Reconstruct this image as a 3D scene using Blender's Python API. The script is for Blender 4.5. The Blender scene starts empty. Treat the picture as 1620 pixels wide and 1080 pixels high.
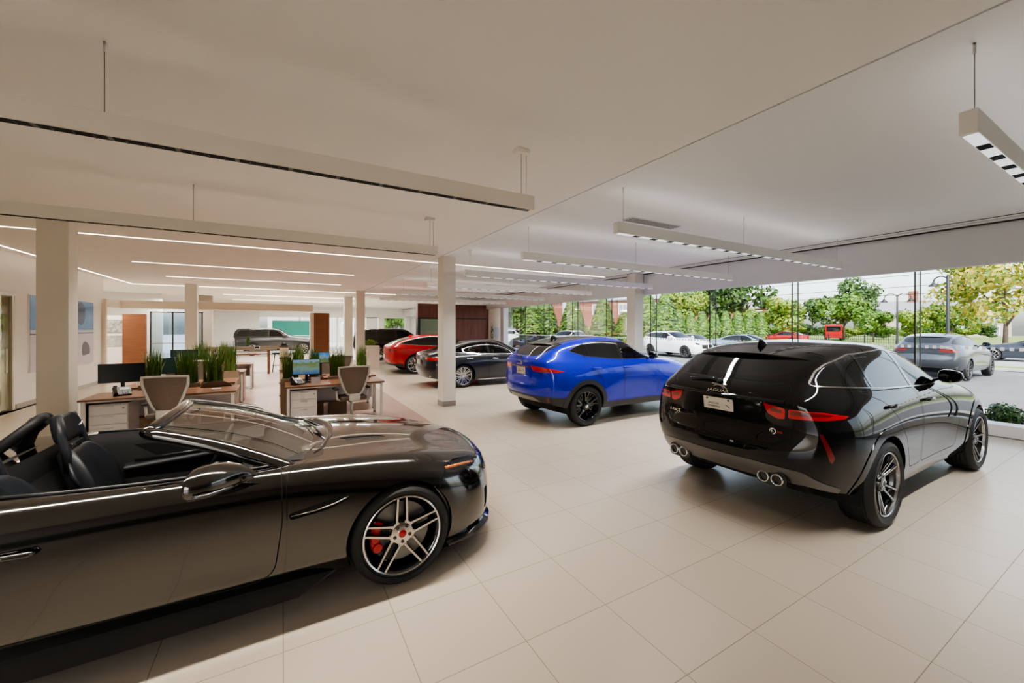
import bpy, bmesh, math, random
import numpy as np
from math import sin, cos, pi, radians as R
from mathutils import Vector, Matrix
random.seed(7)
SC = bpy.context.scene
COL = SC.collection

# ------------------------------------------------------------------ materials
MATS = {}
def mat(name, color=(.8, .8, .8), rough=.5, metal=0., spec=.5, coat=0., coat_rough=.03, emit=None, estr=0., alpha=1., noise=None, back=None):
    if name in MATS: return MATS[name]
    m = bpy.data.materials.new(name); m.use_nodes = True
    nt = m.node_tree; b = nt.nodes['Principled BSDF']
    b.inputs['Base Color'].default_value = (*color, 1)
    b.inputs['Roughness'].default_value = rough
    b.inputs['Metallic'].default_value = metal
    b.inputs['Specular IOR Level'].default_value = spec
    b.inputs['Coat Weight'].default_value = coat
    b.inputs['Coat Roughness'].default_value = coat_rough
    if emit:
        b.inputs['Emission Color'].default_value = (*emit, 1); b.inputs['Emission Strength'].default_value = estr
    if noise:   # (scale, amount, second colour)
        tc = nt.nodes.new('ShaderNodeTexCoord'); n = nt.nodes.new('ShaderNodeTexNoise')
        n.inputs['Scale'].default_value = noise[0]; n.inputs['Detail'].default_value = 4
        mp = nt.nodes.new('ShaderNodeMapping'); nt.links.new(tc.outputs['Object'], mp.inputs['Vector']); nt.links.new(mp.outputs[0], n.inputs['Vector'])
        if len(noise) > 3: mp.inputs['Scale'].default_value = noise[3]
        rp = nt.nodes.new('ShaderNodeValToRGB')
        rp.color_ramp.elements[0].position = .5 - noise[1]; rp.color_ramp.elements[1].position = .5 + noise[1]
        rp.color_ramp.elements[0].color = (*color, 1); rp.color_ramp.elements[1].color = (*noise[2], 1)
        nt.links.new(n.outputs['Fac'], rp.inputs['Fac']); nt.links.new(rp.outputs['Color'], b.inputs['Base Color'])
    if back:    # two-sided sheet: the inner side is a dark lining
        g = nt.nodes.new('ShaderNodeNewGeometry'); d = nt.nodes.new('ShaderNodeBsdfDiffuse'); d.inputs['Color'].default_value = (*back, 1)
        mx = nt.nodes.new('ShaderNodeMixShader'); out = nt.nodes['Material Output']
        nt.links.new(g.outputs['Backfacing'], mx.inputs['Fac']); nt.links.new(b.outputs[0], mx.inputs[1]); nt.links.new(d.outputs[0], mx.inputs[2])
        nt.links.new(mx.outputs[0], out.inputs['Surface'])
    MATS[name] = m
    return m

def glass(name, tint=(.9, .95, .93), refl=1.0, ior=1.5, rough=0.0):
    if name in MATS: return MATS[name]
    m = bpy.data.materials.new(name); m.use_nodes = True
    nt = m.node_tree; nt.nodes.clear()
    o = nt.nodes.new('ShaderNodeOutputMaterial'); t = nt.nodes.new('ShaderNodeBsdfTransparent'); g = nt.nodes.new('ShaderNodeBsdfGlossy')
    fr = nt.nodes.new('ShaderNodeFresnel'); mx = nt.nodes.new('ShaderNodeMixShader'); mu = nt.nodes.new('ShaderNodeMath')
    geo = nt.nodes.new('ShaderNodeNewGeometry'); ii = nt.nodes.new('ShaderNodeMix')
    ii.data_type = 'FLOAT'; ii.inputs[2].default_value = ior; ii.inputs[3].default_value = 1 / ior
    nt.links.new(geo.outputs['Backfacing'], ii.inputs[0])   # the fresnel node inverts the index on the back side: undo it, the pane is thin
    nt.links.new(ii.outputs[0], fr.inputs['IOR'])
    ii.inputs[3].default_value = ior
    mu.operation = 'MULTIPLY'; mu.inputs[1].default_value = refl
    t.inputs['Color'].default_value = (*tint, 1); g.inputs['Roughness'].default_value = rough
    nt.links.new(fr.outputs[0], mu.inputs[0]); nt.links.new(mu.outputs[0], mx.inputs['Fac'])
    nt.links.new(t.outputs[0], mx.inputs[1]); nt.links.new(g.outputs[0], mx.inputs[2]); nt.links.new(mx.outputs[0], o.inputs['Surface'])
    MATS[name] = m
    return m

# ------------------------------------------------------------------ objects
def tag(o, label=None, cat=None, group=None, kind=None):
    if label: o['label'] = label
    if cat: o['category'] = cat
    if group: o['group'] = group
    if kind: o['kind'] = kind
    return o
def thing(name, label, cat, loc=(0, 0, 0), rz=0., group=None):
    o = bpy.data.objects.new(name, None); COL.objects.link(o)
    o.location = loc; o.rotation_euler = (0, 0, rz); o.empty_display_size = .1
    return tag(o, label, cat, group)
def link(name, me, parent=None, label=None):
    o = bpy.data.objects.new(name, me); COL.objects.link(o)
    if parent is not None: o.parent = parent
    if label: o['label'] = label
    return o
def copy_tree(o, parent=None):
    c = o.copy(); COL.objects.link(c)
    if parent is not None: c.parent = parent
    for ch in list(o.children): copy_tree(ch, c)
    return c

class MB:
    """collects shapes, then becomes ONE mesh object"""
    def __init__(s): s.v = []; s.f = []; s.m = []; s.ms = []; s.sm = []
    def mi(s, m):
        if m not in s.ms: s.ms.append(m)
        return s.ms.index(m)
    def add(s, vs, fs, m, smooth=False, T=None):
        b = len(s.v)
        for p in vs:
            if T is not None: p = T @ Vector(p)
            s.v.append(tuple(p))
        k = s.mi(m)
        for f in fs: s.f.append(tuple(b + i for i in f)); s.m.append(k); s.sm.append(smooth)
        return s
    def box(s, c, d, m, bev=0., T=None, rz=0., taper=1.):
        x, y, z = (q / 2 for q in d)
        if bev <= 0:
            vs = [(sx * x * (taper if sz > 0 else 1), sy * y * (taper if sz > 0 else 1), sz * z) for sz in (-1, 1) for sy in (-1, 1) for sx in (-1, 1)]
            fs = [(0, 2, 3, 1), (4, 5, 7, 6), (0, 1, 5, 4), (2, 6, 7, 3), (0, 4, 6, 2), (1, 3, 7, 5)]
        else:
            bm = bmesh.new(); bmesh.ops.create_cube(bm, size=1)
            for v in bm.verts: v.co = (v.co.x * 2 * x * (taper if v.co.z > 0 else 1), v.co.y * 2 * y * (taper if v.co.z > 0 else 1), v.co.z * 2 * z)
            bmesh.ops.bevel(bm, geom=bm.edges[:], offset=bev, segments=2, affect='EDGES', profile=.6)
            bm.verts.index_update()
            vs = [v.co[:] for v in bm.verts]; fs = [[v.index for v in f.verts] for f in bm.faces]; bm.free()
        M = Matrix.Translation(c) @ Matrix.Rotation(rz, 4, 'Z')
        if T is not None: M = T @ M
        return s.add(vs, fs, m, False, M)
    def prism(s, poly, z0, z1, m, T=None, axis='z'):
        n = len(poly)
        def P(a, b, c): return {'z': (a, b, c), 'y': (a, c, b), 'x': (c, a, b)}[axis]
        vs = [P(a, b, z0) for a, b in poly] + [P(a, b, z1) for a, b in poly]
        fs = [tuple(range(n))[::-1], tuple(range(n, 2 * n))] + [(i, (i + 1) % n, n + (i + 1) % n, n + i) for i in range(n)]
        return s.add(vs, fs, m, False, T)
    def tube(s, pts, r, m, n=8, T=None, caps=True, smooth=True, flat=1.):
        pts = [Vector(p) for p in pts]; k = len(pts)
        rr = r if isinstance(r, (list, tuple)) else [r] * k
        vs = []; up = None
        for i, p in enumerate(pts):
            d = (pts[min(i + 1, k - 1)] - pts[max(i - 1, 0)]).normalized()
            if up is None: up = Vector((0, 0, 1)) if abs(d.z) < .9 else Vector((1, 0, 0))
            a = d.cross(up).normalized(); up = a.cross(d).normalized()
            for q in range(n):
                t = 2 * pi * q / n
                vs.append(p + (a * cos(t) + up * sin(t) * flat) * rr[i])
        fs = [(i * n + q, i * n + (q + 1) % n, (i + 1) * n + (q + 1) % n, (i + 1) * n + q) for i in range(k - 1) for q in range(n)]
        if caps: fs += [tuple(range(n))[::-1], tuple(range((k - 1) * n, k * n))]
        return s.add(vs, fs, m, smooth, T)
    def lathe(s, prof, m, n=32, T=None, axis='z', smooth=True, a0=0., a1=2 * pi):
        full = abs(a1 - a0 - 2 * pi) < 1e-6; k = len(prof); nn = n if full else n + 1
        vs = []
        for q in range(nn):
            t = a0 + (a1 - a0) * q / n
            for r, z in prof:
                x, y = r * cos(t), r * sin(t)
                vs.append({'z': (x, y, z), 'y': (x, z, y), 'x': (z, x, y)}[axis])
        fs = []
        for q in range(n):
            q2 = (q + 1) % nn
            for i in range(k - 1): fs.append((q * k + i, q2 * k + i, q2 * k + i + 1, q * k + i + 1))
        if axis == 'y': fs = [f[::-1] for f in fs]
        return s.add(vs, fs, m, smooth, T)
    def grid(s, fn, nu, nv, m, smooth=True, T=None, flip=False):
        vs = [fn(i / nu, j / nv) for i in range(nu + 1) for j in range(nv + 1)]
        fs = [(i * (nv + 1) + j, (i + 1) * (nv + 1) + j, (i + 1) * (nv + 1) + j + 1, i * (nv + 1) + j + 1) for i in range(nu) for j in range(nv)]
        if flip: fs = [f[::-1] for f in fs]
        return s.add(vs, fs, m, smooth, T)
    def mesh(s, name):
        me = bpy.data.meshes.new(name); me.from_pydata(s.v, [], s.f)
        for m in s.ms: me.materials.append(m)
        me.polygons.foreach_set('material_index', s.m); me.polygons.foreach_set('use_smooth', s.sm); me.update()
        return me
    def obj(s, name, parent=None, label=None, sharp=None):
        me = s.mesh(name)
        if sharp: me.set_sharp_from_angle(angle=R(sharp))
        return link(name, me, parent, label)

def subsurf_mesh(vs, fs, lev, creases=None):
    me = bpy.data.meshes.new('tmp'); me.from_pydata(vs, [], fs); me.update()
    if creases:
        a = me.attributes.new('crease_edge', 'FLOAT', 'EDGE')
        for e in me.edges:
            a.data[e.index].value = creases.get(tuple(sorted(e.vertices)), 0.)
    o = bpy.data.objects.new('tmp', me); COL.objects.link(o)
    md = o.modifiers.new('s', 'SUBSURF'); md.levels = lev; md.render_levels = lev
    dg = bpy.context.evaluated_depsgraph_get(); dg.update()
    em = o.evaluated_get(dg).to_mesh()
    V = np.empty(len(em.vertices) * 3); em.vertices.foreach_get('co', V)
    N = np.empty(len(em.vertices) * 3); em.vertex_normals.foreach_get('vector', N)
    F = [tuple(p.vertices) for p in em.polygons]
    o.evaluated_get(dg).to_mesh_clear(); bpy.data.objects.remove(o); bpy.data.meshes.remove(me)
    return V.reshape(-1, 3), N.reshape(-1, 3), F
SKY, SUN, PEN, EXPO = .52, 2.9, 56., .60
# ------------------------------------------------------------------ smooth car skin that can be cut into panels
def pch(keys):
    keys = sorted(keys); xs = np.array([k[0] for k in keys], float); ys = np.array([k[1] for k in keys], float)
    h = np.diff(xs); d = np.diff(ys) / h; m = np.zeros(len(xs))
    m[0] = d[0]; m[-1] = d[-1]
    for i in range(1, len(xs) - 1):
        if d[i - 1] * d[i] > 0:
            w1 = 2 * h[i] + h[i - 1]; w2 = h[i] + 2 * h[i - 1]; m[i] = (w1 + w2) / (w1 / d[i - 1] + w2 / d[i])
    def f(x):
        x = min(max(x, xs[0]), xs[-1]); i = min(max(int(np.searchsorted(xs, x)) - 1, 0), len(xs) - 2)
        t = (x - xs[i]) / h[i]; t2 = t * t; t3 = t2 * t
        return float((2 * t3 - 3 * t2 + 1) * ys[i] + (t3 - 2 * t2 + t) * h[i] * m[i] + (-2 * t3 + 3 * t2) * ys[i + 1] + (t3 - t2) * h[i] * m[i + 1])
    return f

def cage(sp):
    X = sp['X']; L = sp['L']; J = len(L) - 1; m = sp['m']; I = len(X) - 1; xo = sp.get('xo', {}); zo = sp.get('zo', {})
    fy = [pch(l[0]) for l in L]; fz = [pch(l[1]) for l in L]
    P = {}
    for i, x in enumerate(X):
        for j in range(J + 1):
            P[i, j] = (x + xo.get((i, j), 0.), 0. if j == J else fy[j](x), fz[j](x) + zo.get((i, j), 0.))
    vs = []; ix = {}
    def vid(i, j, s):
        k = (i, j, 0 if j == J else s)
        if k not in ix:
            x, y, z = P[i, j]; ix[k] = len(vs); vs.append((x, y * s if j < J else 0., z))
        return ix[k]
    fs = []
    for s in (1, -1):
        for i in range(I):
            for j in range(J):
                q = (vid(i, j, s), vid(i + 1, j, s), vid(i + 1, j + 1, s), vid(i, j + 1, s))
                fs.append(q if s < 0 else q[::-1])
    K = J - m
    for end, i, sg in (('tail', 0, -1), ('nose', I, 1)):
        e = sp[end]; g = {}
        for r in range(m + 1):
            cx, cy, cz = P[i, r]
            for c in range(-K, K + 1):
                s = 1 if c >= 0 else -1; j = J - abs(c)
                if r == m: g[r, c] = vid(i, j, s)
                elif abs(c) == K: g[r, c] = vid(i, r, s)
                else:
                    t = P[i, j][1] / P[i, m][1]
                    t = t * .5 + .5 * abs(c) / K
                    w = t ** e.get('p', 2.2)
                    vs.append((e['xc'][r] * (1 - w) + cx * w, s * cy * t, e['zc'][r] * (1 - w) + cz * w)); g[r, c] = len(vs) - 1
        for r in range(m):
            for c in range(-K, K):
                q = (g[r, c], g[r, c + 1], g[r + 1, c + 1], g[r + 1, c])
                fs.append(q if sg > 0 else q[::-1])
    cr = {}
    for j, w in sp.get('crease', {}).items():
        for i in range(I):
            for s in (1, -1): cr[tuple(sorted((vid(i, j, s), vid(i + 1, j, s))))] = w
    for i, w in sp.get('rowcrease', {}).items():
        for j in range(m, J):
            for s in (1, -1): cr[tuple(sorted((vid(i, j, s), vid(i, j + 1, s))))] = w
    return vs, fs, cr

def roundpoly(poly, r=.02, seg=4):
    if r <= 0: return np.array(poly, float)
    P = [np.array(p, float) for p in poly]; n = len(P); out = []
    for i in range(n):
        a, b, c = P[i - 1], P[i], P[(i + 1) % n]
        la = np.linalg.norm(a - b); lc = np.linalg.norm(c - b)
        p = b + (a - b) * min(r / la, .45); q = b + (c - b) * min(r / lc, .45)
        for k in range(seg + 1):
            t = k / seg; out.append((1 - t) ** 2 * p + 2 * t * (1 - t) * b + t * t * q)
    return np.array(out)

def sdf(poly, a, b):
    A = poly; B = np.roll(poly, -1, 0); d = np.full(len(a), 1e9); ins = np.zeros(len(a), bool)
    for (x0, y0), (x1, y1) in zip(A, B):
        ex, ey = x1 - x0, y1 - y0; t = np.clip(((a - x0) * ex + (b - y0) * ey) / (ex * ex + ey * ey + 1e-12), 0, 1)
        d = np.minimum(d, np.hypot(a - x0 - t * ex, b - y0 - t * ey))
        c = ((y0 > b) != (y1 > b))
        with np.errstate(divide='ignore', invalid='ignore'):
            ins ^= c & (a < ex * (b - y0) / (ey if abs(ey) > 1e-12 else 1e-12) + x0)
    return np.where(ins, -d, d)

class Skin:
    def __init__(s, V, N, F):
        s.V = V; s.N = N; s.F = F; s.T = np.array(['body'] * len(F), dtype=object)
    def cen(s):
        l = np.array([len(f) for f in s.F]); fl = np.concatenate([np.array(f) for f in s.F]) if len(s.F) else np.zeros(0, int)
        off = np.concatenate([[0], np.cumsum(l)[:-1]])
        return np.add.reduceat(s.V[fl], off, 0) / l[:, None], fl, off
    def fn(s, shape):
        """shape = (P, poly) or callable on V"""
        if callable(shape): return shape(s.V)
        P, poly = shape; a, b = P(s.V); lo = poly.min(0) - .12; hi = poly.max(0) + .12
        m = (a > lo[0]) & (a < hi[0]) & (b > lo[1]) & (b < hi[1]); v = np.full(len(a), 1.)
        v[m] = sdf(poly, a[m], b[m]); return v
    def cut(s, shape, filt=None, lev=0.):
        val = s.fn(shape) - lev; val[np.abs(val) < 1e-6] = 1e-6
        C, fl, off = s.cen()
        mn = np.minimum.reduceat(val[fl], off); mx = np.maximum.reduceat(val[fl], off); cr = (mn < 0) & (mx > 0)
        if filt is not None: cr &= filt(C)
        idx = np.nonzero(cr)[0]
        if not len(idx): return
        V = []; N = []; cache = {}; base = len(s.V); newF = []; newT = []
        for k in idx:
            f = s.F[k]; n = len(f); pos = []; neg = []; nc = 0
            for q in range(n):
                a, b = f[q], f[(q + 1) % n]
                (pos if val[a] > 0 else neg).append(a)
                if (val[a] > 0) != (val[b] > 0):
                    nc += 1; key = (a, b) if a < b else (b, a)
                    if key not in cache:
                        t = val[key[0]] / (val[key[0]] - val[key[1]])
                        cache[key] = base + len(V); V.append(s.V[key[0]] * (1 - t) + s.V[key[1]] * t)
                        nn = s.N[key[0]] * (1 - t) + s.N[key[1]] * t; N.append(nn / (np.linalg.norm(nn) + 1e-12))
                    pos.append(cache[key]); neg.append(cache[key])
            if nc > 2: continue
            s.F[k] = tuple(pos); newF.append(tuple(neg)); newT.append(s.T[k])
        if V: s.V = np.vstack([s.V, V]); s.N = np.vstack([s.N, N])
        s.F += newF; s.T = np.concatenate([s.T, np.array(newT, dtype=object)])
    def set(s, name, shape, filt=None, lev=0., only=None, outside=False):
        C, fl, off = s.cen(); V0 = s.V; s.V = C; v = s.fn(shape) - lev; s.V = V0
        m = (v > 0) if outside else (v < 0)
        if filt is not None: m &= filt(C)
        if only is not None: m &= np.isin(s.T, only)
        s.T[m] = name
    def panel(s, name, shape, filt=None, only=('body',), gap=0., lev=0.):
        if gap: s.cut(shape, filt, lev - gap); s.cut(shape, filt, lev + gap); s.set('gap', shape, filt, lev + gap, only)
        else: s.cut(shape, filt, lev)
        s.set(name, shape, filt, lev - gap, only + (('gap',) if gap else ()))
    def mesh(s, name, tags, mats, off=0., skirt=0., smat=None):
        sel = [k for k in range(len(s.F)) if s.T[k] in tags]
        if not sel: return None
        used = sorted({v for k in sel for v in s.F[k]}); mp = {v: i for i, v in enumerate(used)}
        V = s.V[used] + s.N[used] * off; N = s.N[used]
        F = [tuple(mp[v] for v in s.F[k]) for k in sel]; mi = [tags.index(s.T[k]) for k in sel]
        V = list(map(tuple, V)); NN = list(map(tuple, N)); sm = [True] * len(F)
        if skirt:
            ec = {}
            for f in F:
                for q in range(len(f)):
                    a, b = f[q], f[(q + 1) % len(f)]; k = (min(a, b), max(a, b)); ec[k] = None if k in ec else (a, b)
            for k, e in ec.items():
                if e is None: continue
                a, b = e; pa, pb = np.array(V[a]), np.array(V[b]); na, nb = np.array(NN[a]), np.array(NN[b])
                o = np.cross(pb - pa, na + nb); o = o / (np.linalg.norm(o) + 1e-12)
                i0 = len(V)
                V += [tuple(pa), tuple(pb), tuple(pb - nb * skirt), tuple(pa - na * skirt)]; NN += [tuple(o)] * 4
                F.append((i0 + 1, i0, i0 + 3, i0 + 2)); mi.append(0 if smat is None else smat); sm.append(True)
        me = bpy.data.meshes.new(name); me.from_pydata(V, [], F)
        for m in mats: me.materials.append(m)
        me.polygons.foreach_set('material_index', mi); me.polygons.foreach_set('use_smooth', sm); me.update()
        me.normals_split_custom_set_from_vertices([Vector(n) for n in NN])
        return me
def emit(sk, nm, tags, mats, off=0., skirt=0., parent=None, cond=None):
    """link the faces carrying these tags: left and right, and pieces far apart along the car, become parts of their own"""
    C, _, _ = sk.cen(); keep = sk.T; sel = np.isin(keep, tags); out = []
    if cond is not None: sel &= cond(C)
    if not sel.any(): return out
    ix = np.nonzero(sel)[0]; o = ix[np.argsort(C[ix, 0])]; br = np.nonzero(np.diff(C[o, 0]) > .14)[0] + 1
    for run in np.split(o, br):
        y = C[run, 1]; two = np.abs(y).min() > .12 and y.min() < 0 < y.max()
        for grp in ((run[y > 0], run[y <= 0]) if two else (run,)):
            o2 = grp[np.argsort(C[grp, 0])]; b2 = np.nonzero(np.diff(C[o2, 0]) > .14)[0] + 1
            for part in np.split(o2, b2):
                T = np.array(['_'] * len(keep), dtype=object); T[part] = keep[part]; sk.T = T
                me = sk.mesh(nm, tags, mats, off, skirt)
                if me: out.append(link(nm, me, parent))
    sk.T = keep
    return out
def SIDE(V): return V[:, 0], V[:, 2]
def TOP(V): return V[:, 0], np.abs(V[:, 1])
def END(V): return np.abs(V[:, 1]), V[:, 2]
def END1(V): return V[:, 1], V[:, 2]
# ------------------------------------------------------------------ wheels and common car bits
rubber = mat('tyre_rubber', (.012, .012, .012), .62)
blk = mat('gloss_black', (.008, .008, .009), .12, coat=.6)
satin = mat('satin_black', (.022, .022, .023), .42)
matt = mat('matt_black', (.010, .010, .010), .8)
chrome = mat('chrome', (.8, .8, .8), .12, 1.)
alu = mat('brushed_alloy', (.62, .61, .59), .28, 1.)
darkalu = mat('dark_alloy', (.13, .13, .135), .3, .9)
steel = mat('disc_steel', (.25, .25, .25), .4, .8)
redcal = mat('red_caliper', (.42, .006, .012), .35, coat=.5)
tint = glass('tinted_glass', (.10, .105, .10), 1.0)
midtint = glass('light_tinted_glass', (.5, .53, .51), 1.0)
darkglass = mat('privacy_glass', (.006, .007, .007), .03, spec=.6)
clear = glass('clear_lens', (.92, .95, .96), 1.0)
redlens = mat('red_lens', (.40, .004, .008), .12, coat=1., emit=(1, .02, .02), estr=.05)
redlens_dk = mat('dark_red_lens', (.16, .006, .006), .1, coat=1.)
amber = mat('amber_reflector', (.55, .16, .04), .2, coat=1.)
trimdark = mat('cabin_black', (.012, .012, .013), .55)
leather = mat('seat_leather', (.015, .017, .022), .45)
blackgap = mat('shut_line', (.002, .002, .002), .9)
WM = {}
def bar(mb, p0, p1, w0, w1, f0, f1, d, mf, ms, bev=.25):
    """spoke bar in the wheel face plane (x,z), front at +y"""
    p0, p1 = Vector((p0[0], 0, p0[1])), Vector((p1[0], 0, p1[1])); u = (p1 - p0).normalized(); n = Vector((-u.z, 0, u.x))
    def ring(p, w, f):
        return [p - n * w / 2 + Vector((0, f - d, 0)), p - n * w / 2 + Vector((0, f - w * bev, 0)), p - n * w * (.5 - bev * .6) + Vector((0, f, 0)),
                p + n * w * (.5 - bev * .6) + Vector((0, f, 0)), p + n * w / 2 + Vector((0, f - w * bev, 0)), p + n * w / 2 + Vector((0, f - d, 0))]
    vs = ring(p0, w0, f0) + ring(p1, w1, f1)
    side = [(0, 1, 7, 6), (1, 2, 8, 7), (3, 4, 10, 9), (4, 5, 11, 10), (5, 0, 6, 11), (0, 5, 4, 3, 2, 1), (6, 7, 8, 9, 10, 11)]
    mb.add(vs, side, ms); mb.add(vs, [(2, 3, 9, 8)], mf)
def pol(r, a, off=0.): return (r * cos(a) - off * sin(a), r * sin(a) + off * cos(a))
def wheel_meshes(style, Rt, Rr, w, face=alu, side=blk, hole=redcal, cap=redcal, n=48):
    key = (style, Rt, Rr, w, face.name)
    if key in WM: return WM[key]
    h = w / 2
    t = MB()   # tyre, outer face at +y
    prof = [(Rr * .985, -h * .82), (Rr + .012, -h * .9), (Rr + (Rt - Rr) * .55, -h * 1.0), (Rt - .02, -h * .9), (Rt - .004, -h * .74)]
    for g in (-.55, -.18, .18, .55):
        prof += [(Rt, h * (g - .06)), (Rt - .007, h * (g - .03)), (Rt - .007, h * (g + .03)), (Rt, h * (g + .06))]
    prof += [(Rt - .004, h * .74), (Rt - .02, h * .9), (Rr + (Rt - Rr) * .55, h * 1.0), (Rr + .016, h * .93), (Rr + .012, h * .86), (Rr * .985, h * .84)]
    t.lathe(prof, rubber, n + 16, axis='y')
    r = MB()   # rim
    r.lathe([(Rr * .97, -h * .8), (Rr * .9, -h * .6), (Rr * .89, h * .25), (Rr * .93, h * .7), (Rr * .985, h * .80)], side if style != 'pace' else blk, n, axis='y')
    r.lathe([(Rr * .985, h * .80), (Rr * 1.0, h * .90), (Rr * .985, h * .92), (Rr * .955, h * .88), (Rr * .945, h * .74)], face, n, axis='y')
    fo, fi = h * .84, h * .66
    if style == 'ftype':
        for k in range(5):
            a = 2 * pi * k / 5 + pi / 2
            for sg in (1, -1):
                bar(r, pol(.075, a, sg * .036), pol(Rr * .95, a, sg * .030), .021, .017, fi, fo, .05, face, side)
            for sg in (1,):   # joining web between neighbouring pairs
                b = a + pi / 5
                bar(r, pol(.05, b), pol(.088, b), .07, .09, fi - .004, fi - .002, .04, face, side)
    elif style == 'svr':
        for k in range(5):
            a = 2 * pi * k / 5 + pi / 2
            for sg in (1, -1):
                bar(r, pol(.05, a, sg * .012), pol(Rr * .955, a + sg * .20), .034, .026, fi - .03, fo, .05, face, side, .42)
            bar(r, pol(.04, a), pol(.22, a), .05, .018, fi - .05, fi - .03, .03, side, side)
    elif style == 'epace':
        for k in range(5):
            a = 2 * pi * k / 5 + pi / 2 + .2
            bar(r, pol(.04, a), pol(.16, a), .085, .06, fi - .03, fi, .05, face, side)
            for sg in (1, -1):
                bar(r, pol(.13, a, sg * .018), pol(Rr * .95, a + sg * .19), .036, .032, fi, fo, .05, face, side)
                bar(r, pol(.06, a + pi / 5 * sg), pol(Rr * .95, a + sg * .50), .024, .014, fi - .05, fo - .02, .03, face, side)
    elif style == 'xf':
        for k in range(5):
            a = 2 * pi * k / 5 + pi / 2
            for sg in (1, -1):
                bar(r, pol(.05, a, sg * .016), pol(Rr * .95, a + sg * .20), .036, .05, fi - .01, fo, .05, face, side)
                bar(r, pol(.05, a, sg * .035), pol(Rr * .95, a + sg * .44), .028, .034, fi - .01, fo, .05, face, side)
    elif style == 'ipace':
        for k in range(5):
            a = 2 * pi * k / 5 + pi / 2 + .3
            bar(r, pol(.04, a), pol(.17, a), .07, .06, fi - .02, fi, .05, face, side)
            for sg in (1, -1):
                bar(r, pol(.15, a, sg * .012), pol(Rr * .95, a + sg * .33), .045, .05, fi, fo, .05, face, side)
    else:
        for k in range(10):
            a = 2 * pi * k / 10 + pi / 2
            bar(r, pol(.05, a), pol(Rr * .95, a), .03, .045, fi - .01, fo, .05, face, side)
    r.lathe([(0, fi + .004), (.055, fi + .004), (.075, fi - .004), (.085, fi - .03), (.08, -h * .2)], face if style in ('ftype', 'xf') else side, 24, axis='y')
    for k in range(5):
        a = 2 * pi * k / 5 - pi / 2; x, z = pol(.055, a)
        r.lathe([(0, fi + .006), (.012, fi + .006), (.013, fi)], blk, 10, T=Matrix.Translation((x, 0, z)), axis='y')
    c = MB()
    c.lathe([(0, fi + .012), (.022, fi + .012), (.028, fi + .008), (.03, fi)], cap, 16, axis='y')
    c.lathe([(.028, fi + .009), (.034, fi + .008), (.035, fi)], chrome, 16, axis='y')
    d = MB(); d.lathe([(.07, h * .22), (Rr * .76, h * .22), (Rr * .76, h * .22 - .03), (.07, h * .22 - .03)], steel, 36, axis='y')
    d.lathe([(0, h * .35), (.085, h * .33), (.09, h * .2)], satin, 24, axis='y')
    k_ = MB()
    a0, a1 = R(150), R(212)
    k_.lathe([(Rr * .80, h * .05), (Rr * .80, h * .42), (Rr * .74, h * .5), (Rr * .60, h * .5), (Rr * .55, h * .42), (Rr * .55, h * .05)], hole, 10, axis='y', a0=a0, a1=a1)
    for a in (a0 + .12, (a0 + a1) / 2, a1 - .12):
        x, z = pol(Rr * .66, a); k_.lathe([(0, h * .5 + .012), (.03, h * .5 + .01), (.036, h * .5)], hole, 12, T=Matrix.Translation((x, 0, z)), axis='y')
    # dark dish behind, so nothing shows through the wheel
    d.lathe([(0, -h * .3), (Rr * .9, -h * .3)], matt, 24, axis='y')
    WM[key] = dict(rim=r.mesh('wheel_rim'), tyre=t.mesh('tyre'), cap=c.mesh('centre_cap'), disc=d.mesh('brake_disc'), cal=k_.mesh('brake_caliper'))
    for m in WM[key].values(): m.set_sharp_from_angle(angle=R(38))
    return WM[key]
def add_wheel(root, ms, x, y, z, spin=0., far=False):
    right = y < 0
    o = link('wheel', ms['rim'], root); o.location = (x, y, z)
    o.rotation_euler = (0, spin, pi if right else 0)
    link('tyre', ms['tyre'], o)
    if not far:
        link('centre_cap', ms['cap'], o); link('brake_disc', ms['disc'], o)
        c = link('brake_caliper', ms['cal'], o)
        c.rotation_euler = (0, -spin + (pi if right else 0), 0)
    return o
def text(name, s, size, m, parent, loc, rot, depth=.002, label=None, sx=1., align='CENTER'):
    cu = bpy.data.curves.new(name, 'FONT'); cu.body = s; cu.size = size; cu.extrude = depth; cu.align_x = align; cu.align_y = 'CENTER'
    cu.materials.append(m); cu.resolution_u = 3
    t = bpy.data.objects.new('tmp', cu); COL.objects.link(t); dg = bpy.context.evaluated_depsgraph_get(); dg.update()
    me = bpy.data.meshes.new_from_object(t.evaluated_get(dg)); me.name = name; bpy.data.objects.remove(t)
    o = bpy.data.objects.new(name, me); COL.objects.link(o); o.parent = parent; o.location = loc; o.rotation_euler = rot; o.scale = (sx, 1, 1)
    if label: o['label'] = label
    return o
def ell(sk, wxs, zc, Ra, ring=0., top=9., yf=.5):
    for wx in wxs:
        c = lambda V, wx=wx: np.hypot(V[:, 0] - wx, V[:, 2] - zc) - Ra
        fl = lambda C, wx=wx: (np.abs(C[:, 1]) > yf) & (C[:, 2] < zc + Ra + .2) & (np.abs(C[:, 0] - wx) < Ra + .2)
        if ring:
            sk.cut(c, fl, ring); sk.set('arch', c, fl, ring)
        sk.cut(c, fl); sk.set('hole', c, fl)
def liner(root, wxs, zc, Ra, yo, yi):
    for wx in wxs:
        for s in (1, -1):
            m = MB(); m.lathe([(Ra - .02, yo), (Ra + .01, yi), (.1, yi)], matt, 24, axis='y', a0=-.35, a1=pi + .35, T=Matrix.Translation((wx, 0, zc)) @ Matrix.Scale(s, 4, (0, 1, 0)))
            m.obj('wheel_arch_liner', root)
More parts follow.
